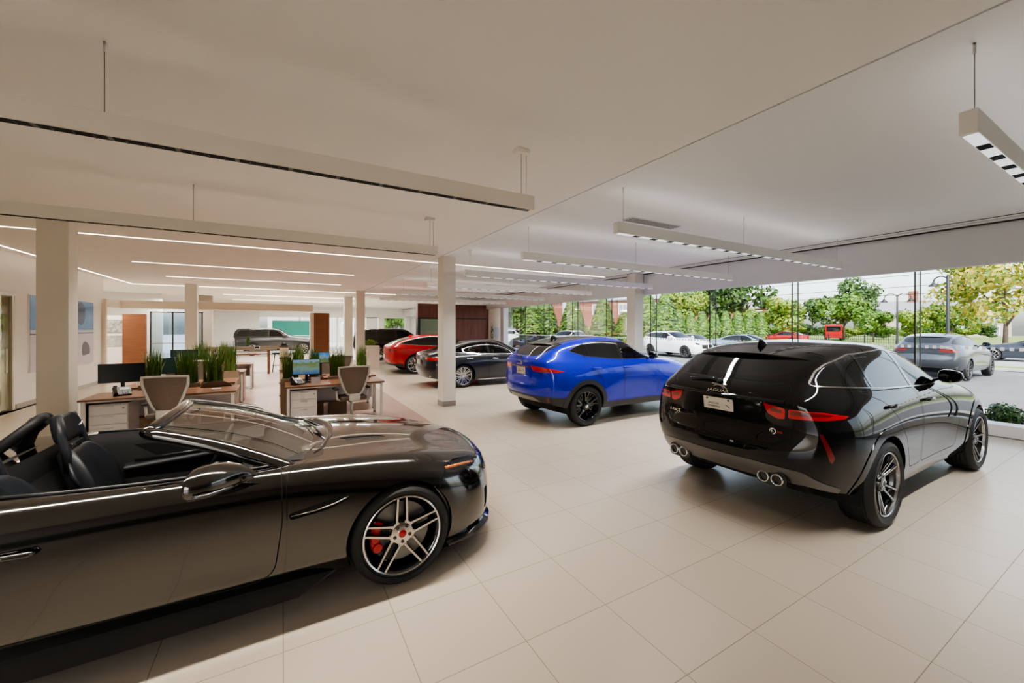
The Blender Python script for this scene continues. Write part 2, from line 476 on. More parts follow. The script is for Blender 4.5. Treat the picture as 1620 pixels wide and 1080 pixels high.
def mirror_shape(m, x, y, z, s, paint, k=1.):
    """door mirror: shell, arm; s = side sign"""
    vs = []; n = 12
    prof = [(.175, .03, -.02), (.15, .30, -.015), (.10, .66, -.004), (.04, .92, .0), (-.01, 1.0, 0), (-.06, .98, -.003), (-.072, .9, 0), (-.066, .0, 0)]
    for (dx, kk, dz) in prof:
        for q in range(n):
            a = 2 * pi * q / n; cy, cz = cos(a), sin(a)
            cy = math.copysign(abs(cy) ** .75, cy); cz = math.copysign(abs(cz) ** .75, cz)
            vs.append((x + dx * k + .03 * cy * -k, y + s * k * (.115 + .115 * cy * kk - .30 * max(dx, 0)), z + k * (.078 * cz * kk * (1 - .12 * cy) + dz)))
    fs = [(i * n + q, i * n + (q + 1) % n, (i + 1) * n + (q + 1) % n, (i + 1) * n + q) for i in range(len(prof) - 1) for q in range(n)]
    if s > 0: fs = [f[::-1] for f in fs]
    m.add(vs, fs[:-n], paint, True); m.add(vs, fs[-n:], darkglass, True)
    return m
def add_mirror(root, x, y, z, s, paint, k=1., dz=-.08):
    m = MB(); mirror_shape(m, x, y + s * .06 * k, z, s, paint, k)
    o = m.obj('door_mirror', root)
    a = MB(); a.tube([(x + .02, y - s * .03, z + dz), (x + .015, y + s * .05, z - .05 * k), (x + .01, y + s * .12 * k, z - .035 * k)], [.035, .03, .028], blk, 10, flat=.5); a.obj('mirror_arm', o)
    st = MB(); st.tube([(x + .11 * k, y + s * .10 * k, z - .045 * k), (x + .08 * k, y + s * .20 * k, z - .040 * k), (x - .01 * k, y + s * .292 * k, z - .032 * k), (x - .06 * k, y + s * .296 * k, z - .03 * k)], .010, darkalu, 6); st.obj('indicator_strip', o)
    return o
def handle(root, parent, bv, x, z, s, paint, L=.21):
    y = bv(x, z, s)
    m = MB(); m.tube([(x - L / 2, y + s * .004, z), (x - L * .4, y + s * .030, z), (x + L * .4, y + s * .032, z - .004), (x + L / 2, y + s * .004, z - .005)], [.012, .015, .016, .012], paint, 8, flat=1.0)
    return m.obj('door_handle', parent)
from mathutils.bvhtree import BVHTree
class Surf:
    """asks the car skin where its surface is"""
    def __init__(s, sk): s.t = BVHTree.FromPolygons([tuple(v) for v in sk.V], sk.F)
    def side(s, x, z, sg=-1):
        h = s.t.ray_cast(Vector((x, sg * 3, z)), Vector((0, -sg, 0))); return h[0].y if h[0] else sg * .9
    def top(s, x, y):
        h = s.t.ray_cast(Vector((x, y, 4)), Vector((0, 0, -1))); return h[0].z if h[0] else 1.
    def rear(s, y, z):
        h = s.t.ray_cast(Vector((-5, y, z)), Vector((1, 0, 0))); return h[0].x if h[0] else -1.
    def front(s, y, z):
        h = s.t.ray_cast(Vector((9, y, z)), Vector((-1, 0, 0))); return h[0].x if h[0] else 3.
def seat_mesh(m1=leather, head=True):
    """closed car seat, rounded cage"""
    m = MB()
    m.box((.02, 0, .22), (.50, .52, .16), m1, .05)
    T = Matrix.Translation((-.25, 0, .26)) @ Matrix.Rotation(R(-16), 4, 'Y')
    m.box((0, 0, .26), (.14, .50, .56), m1, .05, T)
    m.box((.0, .0, .64), (.09, .28, .17), m1, .04, T)
    return m.mesh('seat')
SEAT = None
def cabin(root, xs, zf, xd, zd, wy=.62, wheel_side=1):
    """dash, floor, seats behind the glass of a closed car"""
    global SEAT
    if SEAT is None: SEAT = seat_mesh()
    f = MB(); f.box(((xs[-1] + xd) / 2, 0, zf), (xd - xs[-1] + 1.0, wy * 2.2, .06), trimdark); f.obj('cabin_floor', root)
    d = MB(); d.box((xd, 0, zd - .18), (.5, wy * 2.1, .34), trimdark, .08); d.obj('dashboard', root)
    w = MB(); T = Matrix.Translation((xd - .36, wheel_side * .36, zd - .05)) @ Matrix.Rotation(R(-65), 4, 'Y')
    w.tube([(.18 * cos(a), .18 * sin(a), 0) for a in [2 * pi * k / 20 for k in range(21)]], .016, trimdark, 6, T, caps=False); w.box((0, 0, 0), (.34, .05, .02), trimdark, 0, T); w.box((0, 0, 0), (.1, .12, .05), trimdark, .01, T)
    w.obj('steering_wheel', root)
    for k, x in enumerate(xs):
        for y in ((-.36, .36) if k == 0 else (-.38, 0, .38)):
            o = link('seat', SEAT, root); o.location = (x, y, zf + .05 + .04 * k)
# ------------------------------------------------------------------ sport utility cars
def suv_spec(xm=lambda x: x, zm=lambda z: z, ys=1., top=None, tailx=-1.0):
    L = [
     ([(-.98, .74), (-.5, .88), (0, .92), (1.5, .90), (2.9, .92), (3.4, .86), (3.65, .70)], [(-.98, .44), (-.55, .37), (0, .32), (.5, .29), (2.4, .28), (3.65, .25)]),
     ([(-.98, .82), (-.5, .955), (0, .985), (.5, .965), (1.5, .945), (2.4, .96), (2.93, .985), (3.4, .935), (3.65, .78)], [(-.98, .58), (0, .46), (.6, .42), (2.4, .41), (3.65, .40)]),
     ([(-.98, .85), (-.5, .975), (0, 1.0), (.6, .975), (1.5, .955), (2.4, .97), (2.93, .995), (3.4, .945), (3.65, .79)], [(-.98, .74), (0, .66), (.6, .60), (2.4, .59), (3.65, .56)]),
     ([(-.98, .85), (-.5, .975), (0, .995), (.6, .985), (1.5, .985), (2.4, .98), (2.93, .985), (3.4, .935), (3.65, .78)], [(-.98, .93), (0, .88), (.6, .86), (2.4, .84), (3.65, .74)]),
     ([(-.98, .80), (-.5, .915), (0, .955), (.7, .965), (1.5, .955), (2.4, .94), (2.93, .93), (3.4, .86), (3.65, .70)], [(-.98, 1.09), (0, 1.09), (1.5, 1.06), (2.4, 1.04), (2.93, .99), (3.4, .91), (3.65, .82)]),
     ([(-.98, .70), (-.7, .77), (-.3, .815), (.2, .86), (.8, .885), (1.5, .89), (2.1, .87), (2.9, .80), (3.65, .60)], [(-.98, 1.165), (-.7, 1.235), (-.3, 1.24), (.3, 1.215), (1.7, 1.18), (2.2, 1.15), (2.93, 1.075), (3.4, .99), (3.65, .88)]),
     ([(-.98, .55), (-.78, .665), (-.46, .70), (0, .755), (.8, .785), (1.3, .785), (1.7, .81), (2.1, .78), (2.9, .67), (3.65, .48)], [(-.98, 1.185), (-.78, 1.285), (-.46, 1.40), (0, 1.43), (.8, 1.43), (1.3, 1.40), (1.7, 1.27), (2.1, 1.17), (2.93, 1.10), (3.4, 1.01), (3.65, .90)]),
     ([(-.98, .44), (-.78, .60), (-.46, .63), (0, .665), (.8, .69), (1.25, .67), (1.7, .72), (2.1, .70), (2.9, .55), (3.65, .38)], [(-.98, 1.19), (-.78, 1.31), (-.46, 1.50), (0, 1.585), (.6, 1.61), (1.25, 1.55), (1.7, 1.345), (2.1, 1.18), (2.93, 1.12), (3.4, 1.025), (3.65, .91)]),
     ([(-.98, .25), (-.78, .40), (-.46, .44), (0, .47), (.8, .49), (1.25, .48), (1.7, .46), (2.1, .43), (2.9, .33), (3.65, .21)], [(-.98, 1.20), (-.78, 1.315), (-.46, 1.53), (0, 1.63), (.7, 1.66), (1.25, 1.60), (1.7, 1.385), (2.1, 1.195), (2.93, 1.145), (3.4, 1.04), (3.65, .92)]),
     ([], [(-.98, 1.20), (-.78, 1.32), (-.46, 1.545), (0, 1.65), (.7, 1.68), (1.25, 1.615), (1.7, 1.40), (2.1, 1.20), (2.93, 1.15), (3.4, 1.05), (3.65, .93)]),
    ]
    if top:
        for j, kz in top.items(): L[j] = (L[j][0], kz)
    L = [([(xm(x), y * ys) for x, y in a] if a else [(-9, 0), (9, 0)], [(xm(x), zm(z)) for x, z in b]) for a, b in L]
    X = [xm(x) for x in (-.98, -.78, -.46, -.30, 0, .45, .9, 1.25, 1.45, 1.7, 2.1, 2.5, 2.93, 3.35, 3.65)]
    xo = {}
    for j, d in ((9, .13), (8, .11), (7, .05), (6, .02)): xo[10, j] = d
    for j, d in ((9, .06), (8, .05), (7, .0)): xo[7, j] = d; xo[8, j] = d * 1.2; xo[9, j] = d * 1.6
    for j, d in ((9, .17), (8, .15), (7, .11), (6, .07), (4, -.07), (3, -.06), (2, -.06), (1, -.06), (0, -.08)): xo[14, j] = d
    for j, d in ((9, -.04), (8, -.035), (7, -.02), (5, .04), (4, .13), (3, .15), (2, .13), (1, .14), (0, .18)): xo[0, j] = d
    for j, d in ((9, -.05), (8, -.045), (7, -.02), (4, .06), (3, .06), (2, .06), (1, .06), (0, .08)): xo[1, j] = d
    for j, d in ((9, -.05), (8, -.04)): xo[2, j] = d
    t = tailx
    return dict(X=X, L=L, m=4, xo=xo,
                tail=dict(xc=[t + .08, t - .05, t - .06, t + .05, t - .0], zc=[zm(q) for q in (.44, .58, .76, .93, 1.09)], p=2.6),
                nose=dict(xc=[xm(3.65) + q for q in (.10, .17, .19, .2, .19)], zc=[zm(q) for q in (.25, .40, .56, .72, .84)], p=2.4))
def make_skin(sp, lev):
    v, f, c = cage(sp); V, N, F = subsurf_mesh(v, f, lev, c)
    k = np.argmax(V[:, 2])
    if N[k, 2] < 0: N = -N; F = [q[::-1] for q in F]
    return Skin(V, N, F)
def lamp_tail_poly(): pass

def finish_glazing(root, sk, gl, fr=blk, side_name='side_window'):
    for nm, tags, g in gl:
        me = sk.mesh(nm, tags, [g] * len(tags), off=-.004)
        if me: link(nm, me, root)

def suv(name, label, loc, rz, paint, P, group=None, lev=4):
    """P: dict of what differs from car to car"""
    root = thing(name, label, 'car', loc, rz, group)
    sp = P['spec']; sk = make_skin(sp, lev); sf = Surf(sk)
    wb, zc, Ra = P['wb'], P['Rt'], P['Ra']; far = P.get('far', False)
    side = lambda C: (np.abs(C[:, 1]) > .45) & (C[:, 2] > .9)
    low = lambda C: (np.abs(C[:, 1]) > .5)
    # lower cladding
    if 'clad' in P:
        sk.panel('clad', (SIDE, np.array(P['clad'], float)), None)
    ell(sk, (0, wb), zc, Ra, P.get('ring', .06))
    # side glass
    dlo = roundpoly(P['dlo'], .035); sk.panel('trim', (SIDE, dlo), side, lev=P.get('trimw', .010))
    sk.panel('glassR', (SIDE, dlo), side, only=('body', 'trim'))
    for (xa, xb, sl) in P['pillars']:
        pl = np.array([(xa + sl, 1.0), (xb + sl, 1.0), (xb - sl, 1.75), (xa - sl, 1.75)])
        sk.panel('pillar', (SIDE, pl), side, only=('glassR',))
    bx = P['pillars'][0][1]
    sk.set('glassF', lambda V: bx - V[:, 0] + 0 * V[:, 2], side, only=['glassR'])
    # windscreen, rear glass
    fs = lambda C: (C[:, 0] > P['ws'][0] - .3) & (C[:, 2] > P['ws'][2])
    sk.panel('wscreen', (TOP, roundpoly(P['wsp'], .05)), fs, only=('body',))
    rs = lambda C: (C[:, 0] < P.get('rgx', -.3)) & (C[:, 2] > 1.1)
    sk.panel('rglass', (END, roundpoly(P['rgp'], .05)), rs, only=('body',))
    if 'roofglass' in P: sk.panel('rfg', (TOP, roundpoly(P['roofglass'], .06)), lambda C: C[:, 2] > 1.4, only=('body',))
    # lamps
    WR = lambda V: (np.abs(V[:, 1]) + np.maximum(V[:, 0] - P['xt'], -.2), V[:, 2])
    tl = lambda C: (C[:, 0] < -.3) & (C[:, 2] > .5)
    for nm, poly in P.get('lamps', []): sk.panel(nm, (WR, roundpoly(poly, .012)), tl, only=('body',))
    for nm, poly in P.get('lamps2', []): sk.panel(nm, (WR, np.array(poly)), tl, only=('tail',))
    FW = lambda V: (np.abs(V[:, 1]) - (V[:, 0] - P['xn']), V[:, 2])
    fl = lambda C: C[:, 0] > wb + .2
    for nm, poly in P.get('flamps', []): sk.panel(nm, (FW, roundpoly(poly, .02)), fl, only=('body', 'clad'))
    # shut lines
    G = P.get('gapw', .0035)
    sdn = lambda C: (np.abs(C[:, 1]) > .55)
    if not far:
        for nm, poly in P.get('doors', []): sk.panel(nm, (SIDE, roundpoly(poly, .05)), sdn, only=('body', 'clad') , gap=G)
        if 'gate' in P: sk.panel('gate', (END, roundpoly(P['gate'], .05)), lambda C: (C[:, 0] < -.55) & (C[:, 2] > .5), only=('body',), gap=G)
        if 'bonnet' in P: sk.panel('bonnet', (TOP, roundpoly(P['bonnet'], .05)), lambda C: (C[:, 0] > 1.9) & (C[:, 2] > .8), only=('body',), gap=G)
        for nm, poly in P.get('rear_parts', []): sk.panel(nm, (END, roundpoly(poly, .03)), lambda C: (C[:, 0] < -.6) & (C[:, 2] < 1.15), only=('body', 'gate', 'clad'))
    ml = P.get('mats', {})
    link('body_shell', sk.mesh('body_shell', ['body', 'gap', 'bonnet'], [paint, blackgap, paint], skirt=.02), root)
    def add(nm, tags, m, off=0., skirt=.0, cond=None): 
        r = emit(sk, nm, tags, [m] * len(tags), off, skirt, root, cond); return r[0] if r else None
    def split(nm, tags, m, off, skirt, cond): return add(nm, tags, m, off, skirt, cond)
    for tg in ('doorF', 'doorR'):
        for s in (1, -1):
            d = split('door', [tg], paint, 0., .012, lambda C, s=s: C[:, 1] * s > 0)
            if d and tg in P['handles']: handle(root, d, lambda x, z, sg: sf.side(x, z, sg), *P['handles'][tg], s, P.get('hmat', paint))
    if 'gate' in P and not far: add('tailgate', ['gate'], paint, 0., .012)
    if 'clad' in P: add('lower_cladding', ['clad'], satin, .004, .02)
    add('wheel_arch_flare', ['arch'], P.get('archmat', paint), P.get('archoff', .008), .05)
    add('window_trim', ['trim'], P.get('trimmat', chrome), .002, .01); add('window_pillar', ['pillar'], blk, .001, .008)
    add('rear_side_window', ['glassR'], P.get('gR', darkglass), -.002); add('front_side_window', ['glassF'], P.get('gF', tint), -.002)
    add('windscreen', ['wscreen'], P.get('gW', tint), -.002); add('rear_window', ['rglass'], P.get('gB', darkglass), -.003)
    add('roof_glass', ['rfg'], darkglass, -.001)
    LM = dict(tail=redlens, taildk=redlens_dk, refl=redlens_dk, head=P.get('headmat', clear), headb=blk, drl=chrome, grille=matt, amber=amber, vent=matt)
    for nm, lab in (('tail', 'tail_lamp'), ('taildk', 'tail_lamp_housing'), ('refl', 'rear_reflector'), ('head', 'headlamp'), ('grille', 'grille'), ('vent', 'bumper_vent')):
        add(lab, [nm], LM[nm], .002, .012)
    for nm, m, off, lab in P.get('rear_mats', []): add(lab, [nm], m, off, .02 if off >= 0 else 0.)
    ms = wheel_meshes(*P['wheel'])
    for k, (x, s) in enumerate(((0, -1), (wb, -1), (0, 1), (wb, 1))):
        add_wheel(root, ms, x, s * P['track'], zc, P.get('spin', .3) + k * .5, far)
    liner(root, (0, wb), zc, Ra, P['track'] + .06, .4)
    u = MB(); u.box((wb / 2, 0, .33), (wb + 1.0, 1.15, .16), matt, .03); u.box((wb / 2, 0, .34), (wb - 2 * Ra - .06, 1.72, .12), matt, .02); u.obj('underbody', root)
    if P.get('cab', True) and not far: cabin(root, (P['seats']), P.get('cabz', .42), P['dash'][0], P['dash'][1])
    for s in (1, -1):
        mx, my, mz = P['mirror']; add_mirror(root, mx, s * my, mz, s, P.get('mirmat', paint), P.get('mirk', 1.))
    # antenna fin
    if 'fin' in P:
        x = P['fin']; z = sf.top(x, 0)
        m = MB(); m.grid(lambda u, v: (x - .11 + .22 * u, .032 * (1 - .72 * min(1, v * 1.15)) * (v < .99) * sin(pi * min(1, max(0, u))) ** .6 * (1 if 1 else 0), z - .012 + .078 * min(v, 1) * max(0, 1 - ((u - .12) / .88) ** 2 if u > .12 else u / .12)), 14, 6, P.get('finmat', paint))
        m.grid(lambda u, v: (x - .11 + .22 * u, -.032 * (1 - .72 * min(1, v * 1.15)) * (v < .99) * sin(pi * min(1, max(0, u))) ** .6, z - .012 + .078 * min(v, 1) * max(0, 1 - ((u - .12) / .88) ** 2 if u > .12 else u / .12)), 14, 6, P.get('finmat', paint), flip=True)
        m.obj('roof_aerial', root)
    if 'spoiler' in P:
        xa, xb, hw, drop = P['spoiler']; m = MB()
        def up(u, v):
            y = hw * (2 * v - 1); x = xa + (xb - xa) * u + .10 * (y / hw) ** 2 * u; z = sf.top(xa, y * (1 - .02 * u)) + .004
            return (x, y, z - drop * u - .02 * u * (y / hw) ** 4)
        m.grid(up, 5, 28, P.get('spoilmat', paint), flip=True)
        m.grid(lambda u, v: (lambda p: (p[0], p[1], p[2] - .006 - .034 * sin(pi * min(u, .92))))(up(u, v)), 5, 28, blk)
        te = [up(1, v / 28) for v in range(29)]
        m.add([(p[0], p[1], p[2]) for p in te] + [(p[0] + .004, p[1], p[2] - .016) for p in te], [(i, i + 1, 30 + i, 29 + i) for i in range(28)], P.get('spoilmat', paint), True)
        m.obj('rear_spoiler', root)
    return root, sk, sf
# ------------------------------------------------------------------ the show cars
p_black = mat('paint_black', (.006, .006, .0065), .25, 0., spec=0., coat=1., coat_rough=.012)
p_blue = mat('paint_blue', (.003, .012, .46), .30, .15, spec=.1, coat=1., coat_rough=.02)
p_grey = mat('paint_graphite', (.088, .085, .082), .14, 1., coat=1., coat_rough=.02)
p_red = mat('paint_red', (.42, .003, .008), .3, .2, spec=.1, coat=1., coat_rough=.02)
p_night = mat('paint_night_blue', (.010, .012, .018), .28, .3, coat=1., coat_rough=.02)
p_white = mat('paint_white', (.78, .79, .80), .3, 0., coat=1.)
p_silver = mat('paint_grey_silver', (.20, .215, .24), .3, .6, coat=1.)
p_dark = mat('paint_dark_blue', (.02, .026, .04), .3, .3, coat=1.)
darkchrome = mat('dark_chrome', (.45, .42, .38), .18, 1.)
lowgrey = mat('bumper_grey', (.13, .12, .11), .38, .3, coat=.2)
platem = mat('plate_cream', (.66, .62, .54), .5)
inkm = mat('plate_ink', (.06, .05, .05), .6)
whitem = mat('badge_white', (.8, .8, .8), .3, .6)
redm = mat('badge_red', (.55, .03, .03), .3)

def plate(root, x, z, w=.305, h=.155, tilt=-8, letters=True):
    T = Matrix.Translation((x, 0, z)) @ Matrix.Rotation(R(tilt), 4, 'Y')
    m = MB(); m.box((0, 0, 0), (.008, w, h), platem, .003, T)
    for sy in (1, -1):
        for sz in (1, -1): m.box((-.005, sy * w * .36, sz * h * .4), (.004, .02, .012), blk, 0, T)
    pl = m.obj('licence_plate', root)
    m = MB(); m.box((.004, 0, h * .44), (.014, w + .012, h * .12), blk, .002, T); m.box((.004, 0, -h * .44), (.014, w + .012, h * .12), blk, .002, T); m.obj('plate_frame', pl)
    if letters:
        rot = (R(90), 0, R(-90)); q = R(tilt)
        text('plate_lettering', 'JAGUAR', .028, inkm, pl, (x - .007, .045, z + .016), rot, .001, sx=1.1)
        text('plate_lettering', 'NAPERVILLE', .022, inkm, pl, (x - .008, .040, z - .014), rot, .001, sx=1.1)
        c = MB(); c.add([(x - .006, -.055, z + .03), (x - .006, -.075, z + .028), (x - .006, -.125, z - .012), (x - .006, -.115, z - .014), (x - .006, -.09, z + .006), (x - .006, -.07, z + .012)], [(0, 1, 4, 5), (1, 2, 3, 4)], inkm)
        c.obj('plate_emblem', pl)
    return pl
def leaper(m, x, y, z, k, mm, tilt=0.):
    """leaping cat silhouette, flat, seen from the rear (left is +y)"""
    pts = [(-1, .18), (-.88, .34), (-.62, .30), (-.2, .26), (.25, .16), (.62, -.06), (1, -.34), (.9, -.36), (.55, -.18), (.62, -.42), (.5, -.44), (.34, -.12), (-.1, .04), (-.42, .02), (-.74, -.16), (-.82, -.10), (-.55, .10), (-.8, .14)]
    n = len(pts); f = [(x, y - a * k, z + b * k) for a, b in pts]; b = [(x - .006, y - a * k * .96, z + b * k) for a, b in pts]
    tris = [(0, 1, 17), (1, 2, 16, 17), (2, 3, 13, 16), (3, 4, 12, 13), (4, 5, 11, 12), (5, 6, 7, 8), (5, 8, 11), (8, 9, 10, 11), (13, 14, 15, 16)]
    m.add(f + b, tris + [tuple(n + i for i in t) for t in tris] + [(i, (i + 1) % n, n + (i + 1) % n, n + i) for i in range(n)], mm)

def black_suv():
    P = dict(spec=suv_spec(), wb=2.90, trimmat=darkchrome, Rt=.39, Ra=.435, ring=.075, archoff=.006, xt=-.98, xn=3.7, track=.85,
        dlo=[(-.72, 1.295), (.3, 1.225), (1.2, 1.195), (1.86, 1.185), (1.62, 1.33), (1.25, 1.51), (.7, 1.565), (.0, 1.535), (-.42, 1.455), (-.56, 1.40)],
        pillars=[(.86, .93, .02), (-.28, -.20, .05), (.05, .09, -.01)],
        ws=(1.3, 0, 1.15), wsp=[(1.30, -.1), (1.27, .50), (1.24, .64), (1.65, .70), (2.04, .72), (2.16, .55), (2.24, -.1)],
        rgp=[(-.1, 1.335), (.36, 1.34), (.47, 1.365), (.61, 1.46), (.62, 1.56), (-.1, 1.56)],
        lamps=[('tail', [(.43, 1.125), (.625, 1.095), (.625, 1.005), (.56, 1.0), (.47, 1.04)]),
               ('tail', [(.655, 1.095), (.98, 1.09), (1.31, 1.05), (1.25, 1.03), (.655, 1.015)]),
               ('refl', [(.93, .915), (.965, .915), (1.09, .72), (1.06, .67), (1.03, .69)])],
        lamps2=[('taildk', [(.67, 1.084), (.95, 1.078), (1.12, 1.062), (1.05, 1.052), (.67, 1.045)]), ('taildk', [(.49, 1.095), (.60, 1.08), (.60, 1.05), (.50, 1.06)])],
        flamps=[('head', [(.55, .90), (.9, .95), (.95, .86), (.6, .80)]), ('grille', [(-.1, .84), (.42, .84), (.36, .60), (-.1, .58)])],
        doors=[('doorF', [(.93, 1.19), (.93, .44), (2.02, .44), (2.12, .75), (2.05, 1.19)]), ('doorR', [(-.22, 1.22), (.08, 1.12), (.22, 1.0), (.44, .75), (.58, .44), (.90, .44), (.90, 1.19)])],
        gate=[(-.2, .76), (.52, .76), (.63, .84), (.642, 1.0), (.642, 1.16), (.56, 1.30), (-.2, 1.30)],
        bonnet=[(2.2, -.2), (2.12, .68), (3.55, .52), (3.72, -.2)],
        rear_parts=[('diff', [(-.2, .2), (.80, .2), (.86, .44), (.70, .57), (.35, .60), (-.2, .60)])],
        rear_mats=[('diff', lowgrey, .006, 'rear_diffuser')],
        handles=dict(doorF=(1.12, 1.06), doorR=(.20, 1.075)),
        wheel=('svr', .39, .285, .285, mat('spoke_edge', (.42, .41, .40), .25, 1.), blk, satin, satin, 64), seats=(1.35, .45), dash=(1.95, 1.12), mirror=(1.78, .82, 1.26), mirk=.92, fin=-.18,
        spoiler=(-.34, -.55, .63, .040), gF=tint, gR=darkglass, spin=.35)
    root, sk, sf = suv('sport_utility_car', 'glossy black sport utility car near the window wall, dealer plate on its tail', (4.715, 2.40, 0), 0, p_black, P)
    # tailgate furniture
    x = sf.rear(0, 1.03)
    m = MB(); m.prism(roundpoly([(-.42, .93), (.42, .93), (.40, 1.135), (-.40, 1.135)], .04).tolist(), x - .002, x + .03, blk, axis='x'); m.obj('plate_recess', root)
    m = MB()
    m.grid(lambda u, v: (sf.rear(.58 * (2 * u - 1), 1.155) - .028 * sin(pi * v) - .004, .58 * (2 * u - 1), 1.13 + .036 * v), 24, 5, p_black, flip=True); m.obj('plate_lamp_ledge', root)
    plate(root, x - .004, 1.035)
    m = MB(); leaper(m, sf.rear(0, 1.225) - .012, .0, 1.225, .085, chrome); m.obj('leaping_cat_emblem', root)
    text('badge_lettering', 'JAGUAR', .04, chrome, root, (sf.rear(0, 1.175) - .012, 0, 1.180), (R(64), 0, R(-90)), .002, sx=1.5)
    text('badge_lettering', 'F-PACE', .045, chrome, root, (sf.rear(.52, .90) - .006, .52, .90), (R(90), 0, R(-90) - .12), .003)
    xb = sf.rear(-.50, .885)
    m = MB(); m.lathe([(.019, 0), (.025, -.005), (.028, 0)], whitem, 20, T=Matrix.Translation((xb - .004, -.49, .885)), axis='x'); o = m.obj('round_badge', root)
    text('badge_lettering', 'R', .034, whitem, o, (xb - .012, -.49, .885), (R(90), 0, R(-90) + .12), .002)
    text('badge_lettering', 'SVR', .026, redm, root, (xb - .003, -.548, .884), (R(90), 0, R(-90) + .14), .002)
    # wiper
    m = MB(); zz = 1.275
    pts = [(.02, 1.268), (.10, 1.285), (.24, 1.282), (.36, 1.27)]
    m.tube([(sf.rear(y, z) - .035, y, z) for y, z in pts], [.022, .017, .012, .006], blk, 8); m.lathe([(0, -.05), (.02, -.045), (.025, 0)], blk, 12, T=Matrix.Translation((sf.rear(0.02, 1.268), .02, 1.268)), axis='x'); m.obj('rear_wiper', root)
    # exhausts
    for s in (1, -1):
        e = MB(); xx = min(sf.rear(s * .36, .47), sf.rear(s * .47, .47)) - .006
        e.prism(roundpoly([(s * (.47 + a), .463 + b) for a, b in ((-.135, -.02), (-.10, .072), (.10, .072), (.135, .0), (.115, -.068), (-.10, -.068))], .05).tolist(), xx - .012, xx + .06, blk, axis='x'); o = e.obj('exhaust_surround', root)
        for dy in (-.058, .058):
            e = MB(); T = Matrix.Translation((xx - .016, s * .47 + dy, .465))
            e.lathe([(.041, .05), (.042, -.02), (.046, -.025), (.050, -.02), (.051, .05)], chrome, 24, T=T, axis='x'); e.lathe([(0, .03), (.042, .03)], matt, 16, T=T, axis='x'); e.obj('exhaust_pipe', o)
    m = MB(); m.box((sf.rear(0, .74) - .012, 0, .735), (.03, .96, .012), p_black, .004); m.obj('bumper_step', root)
    return root

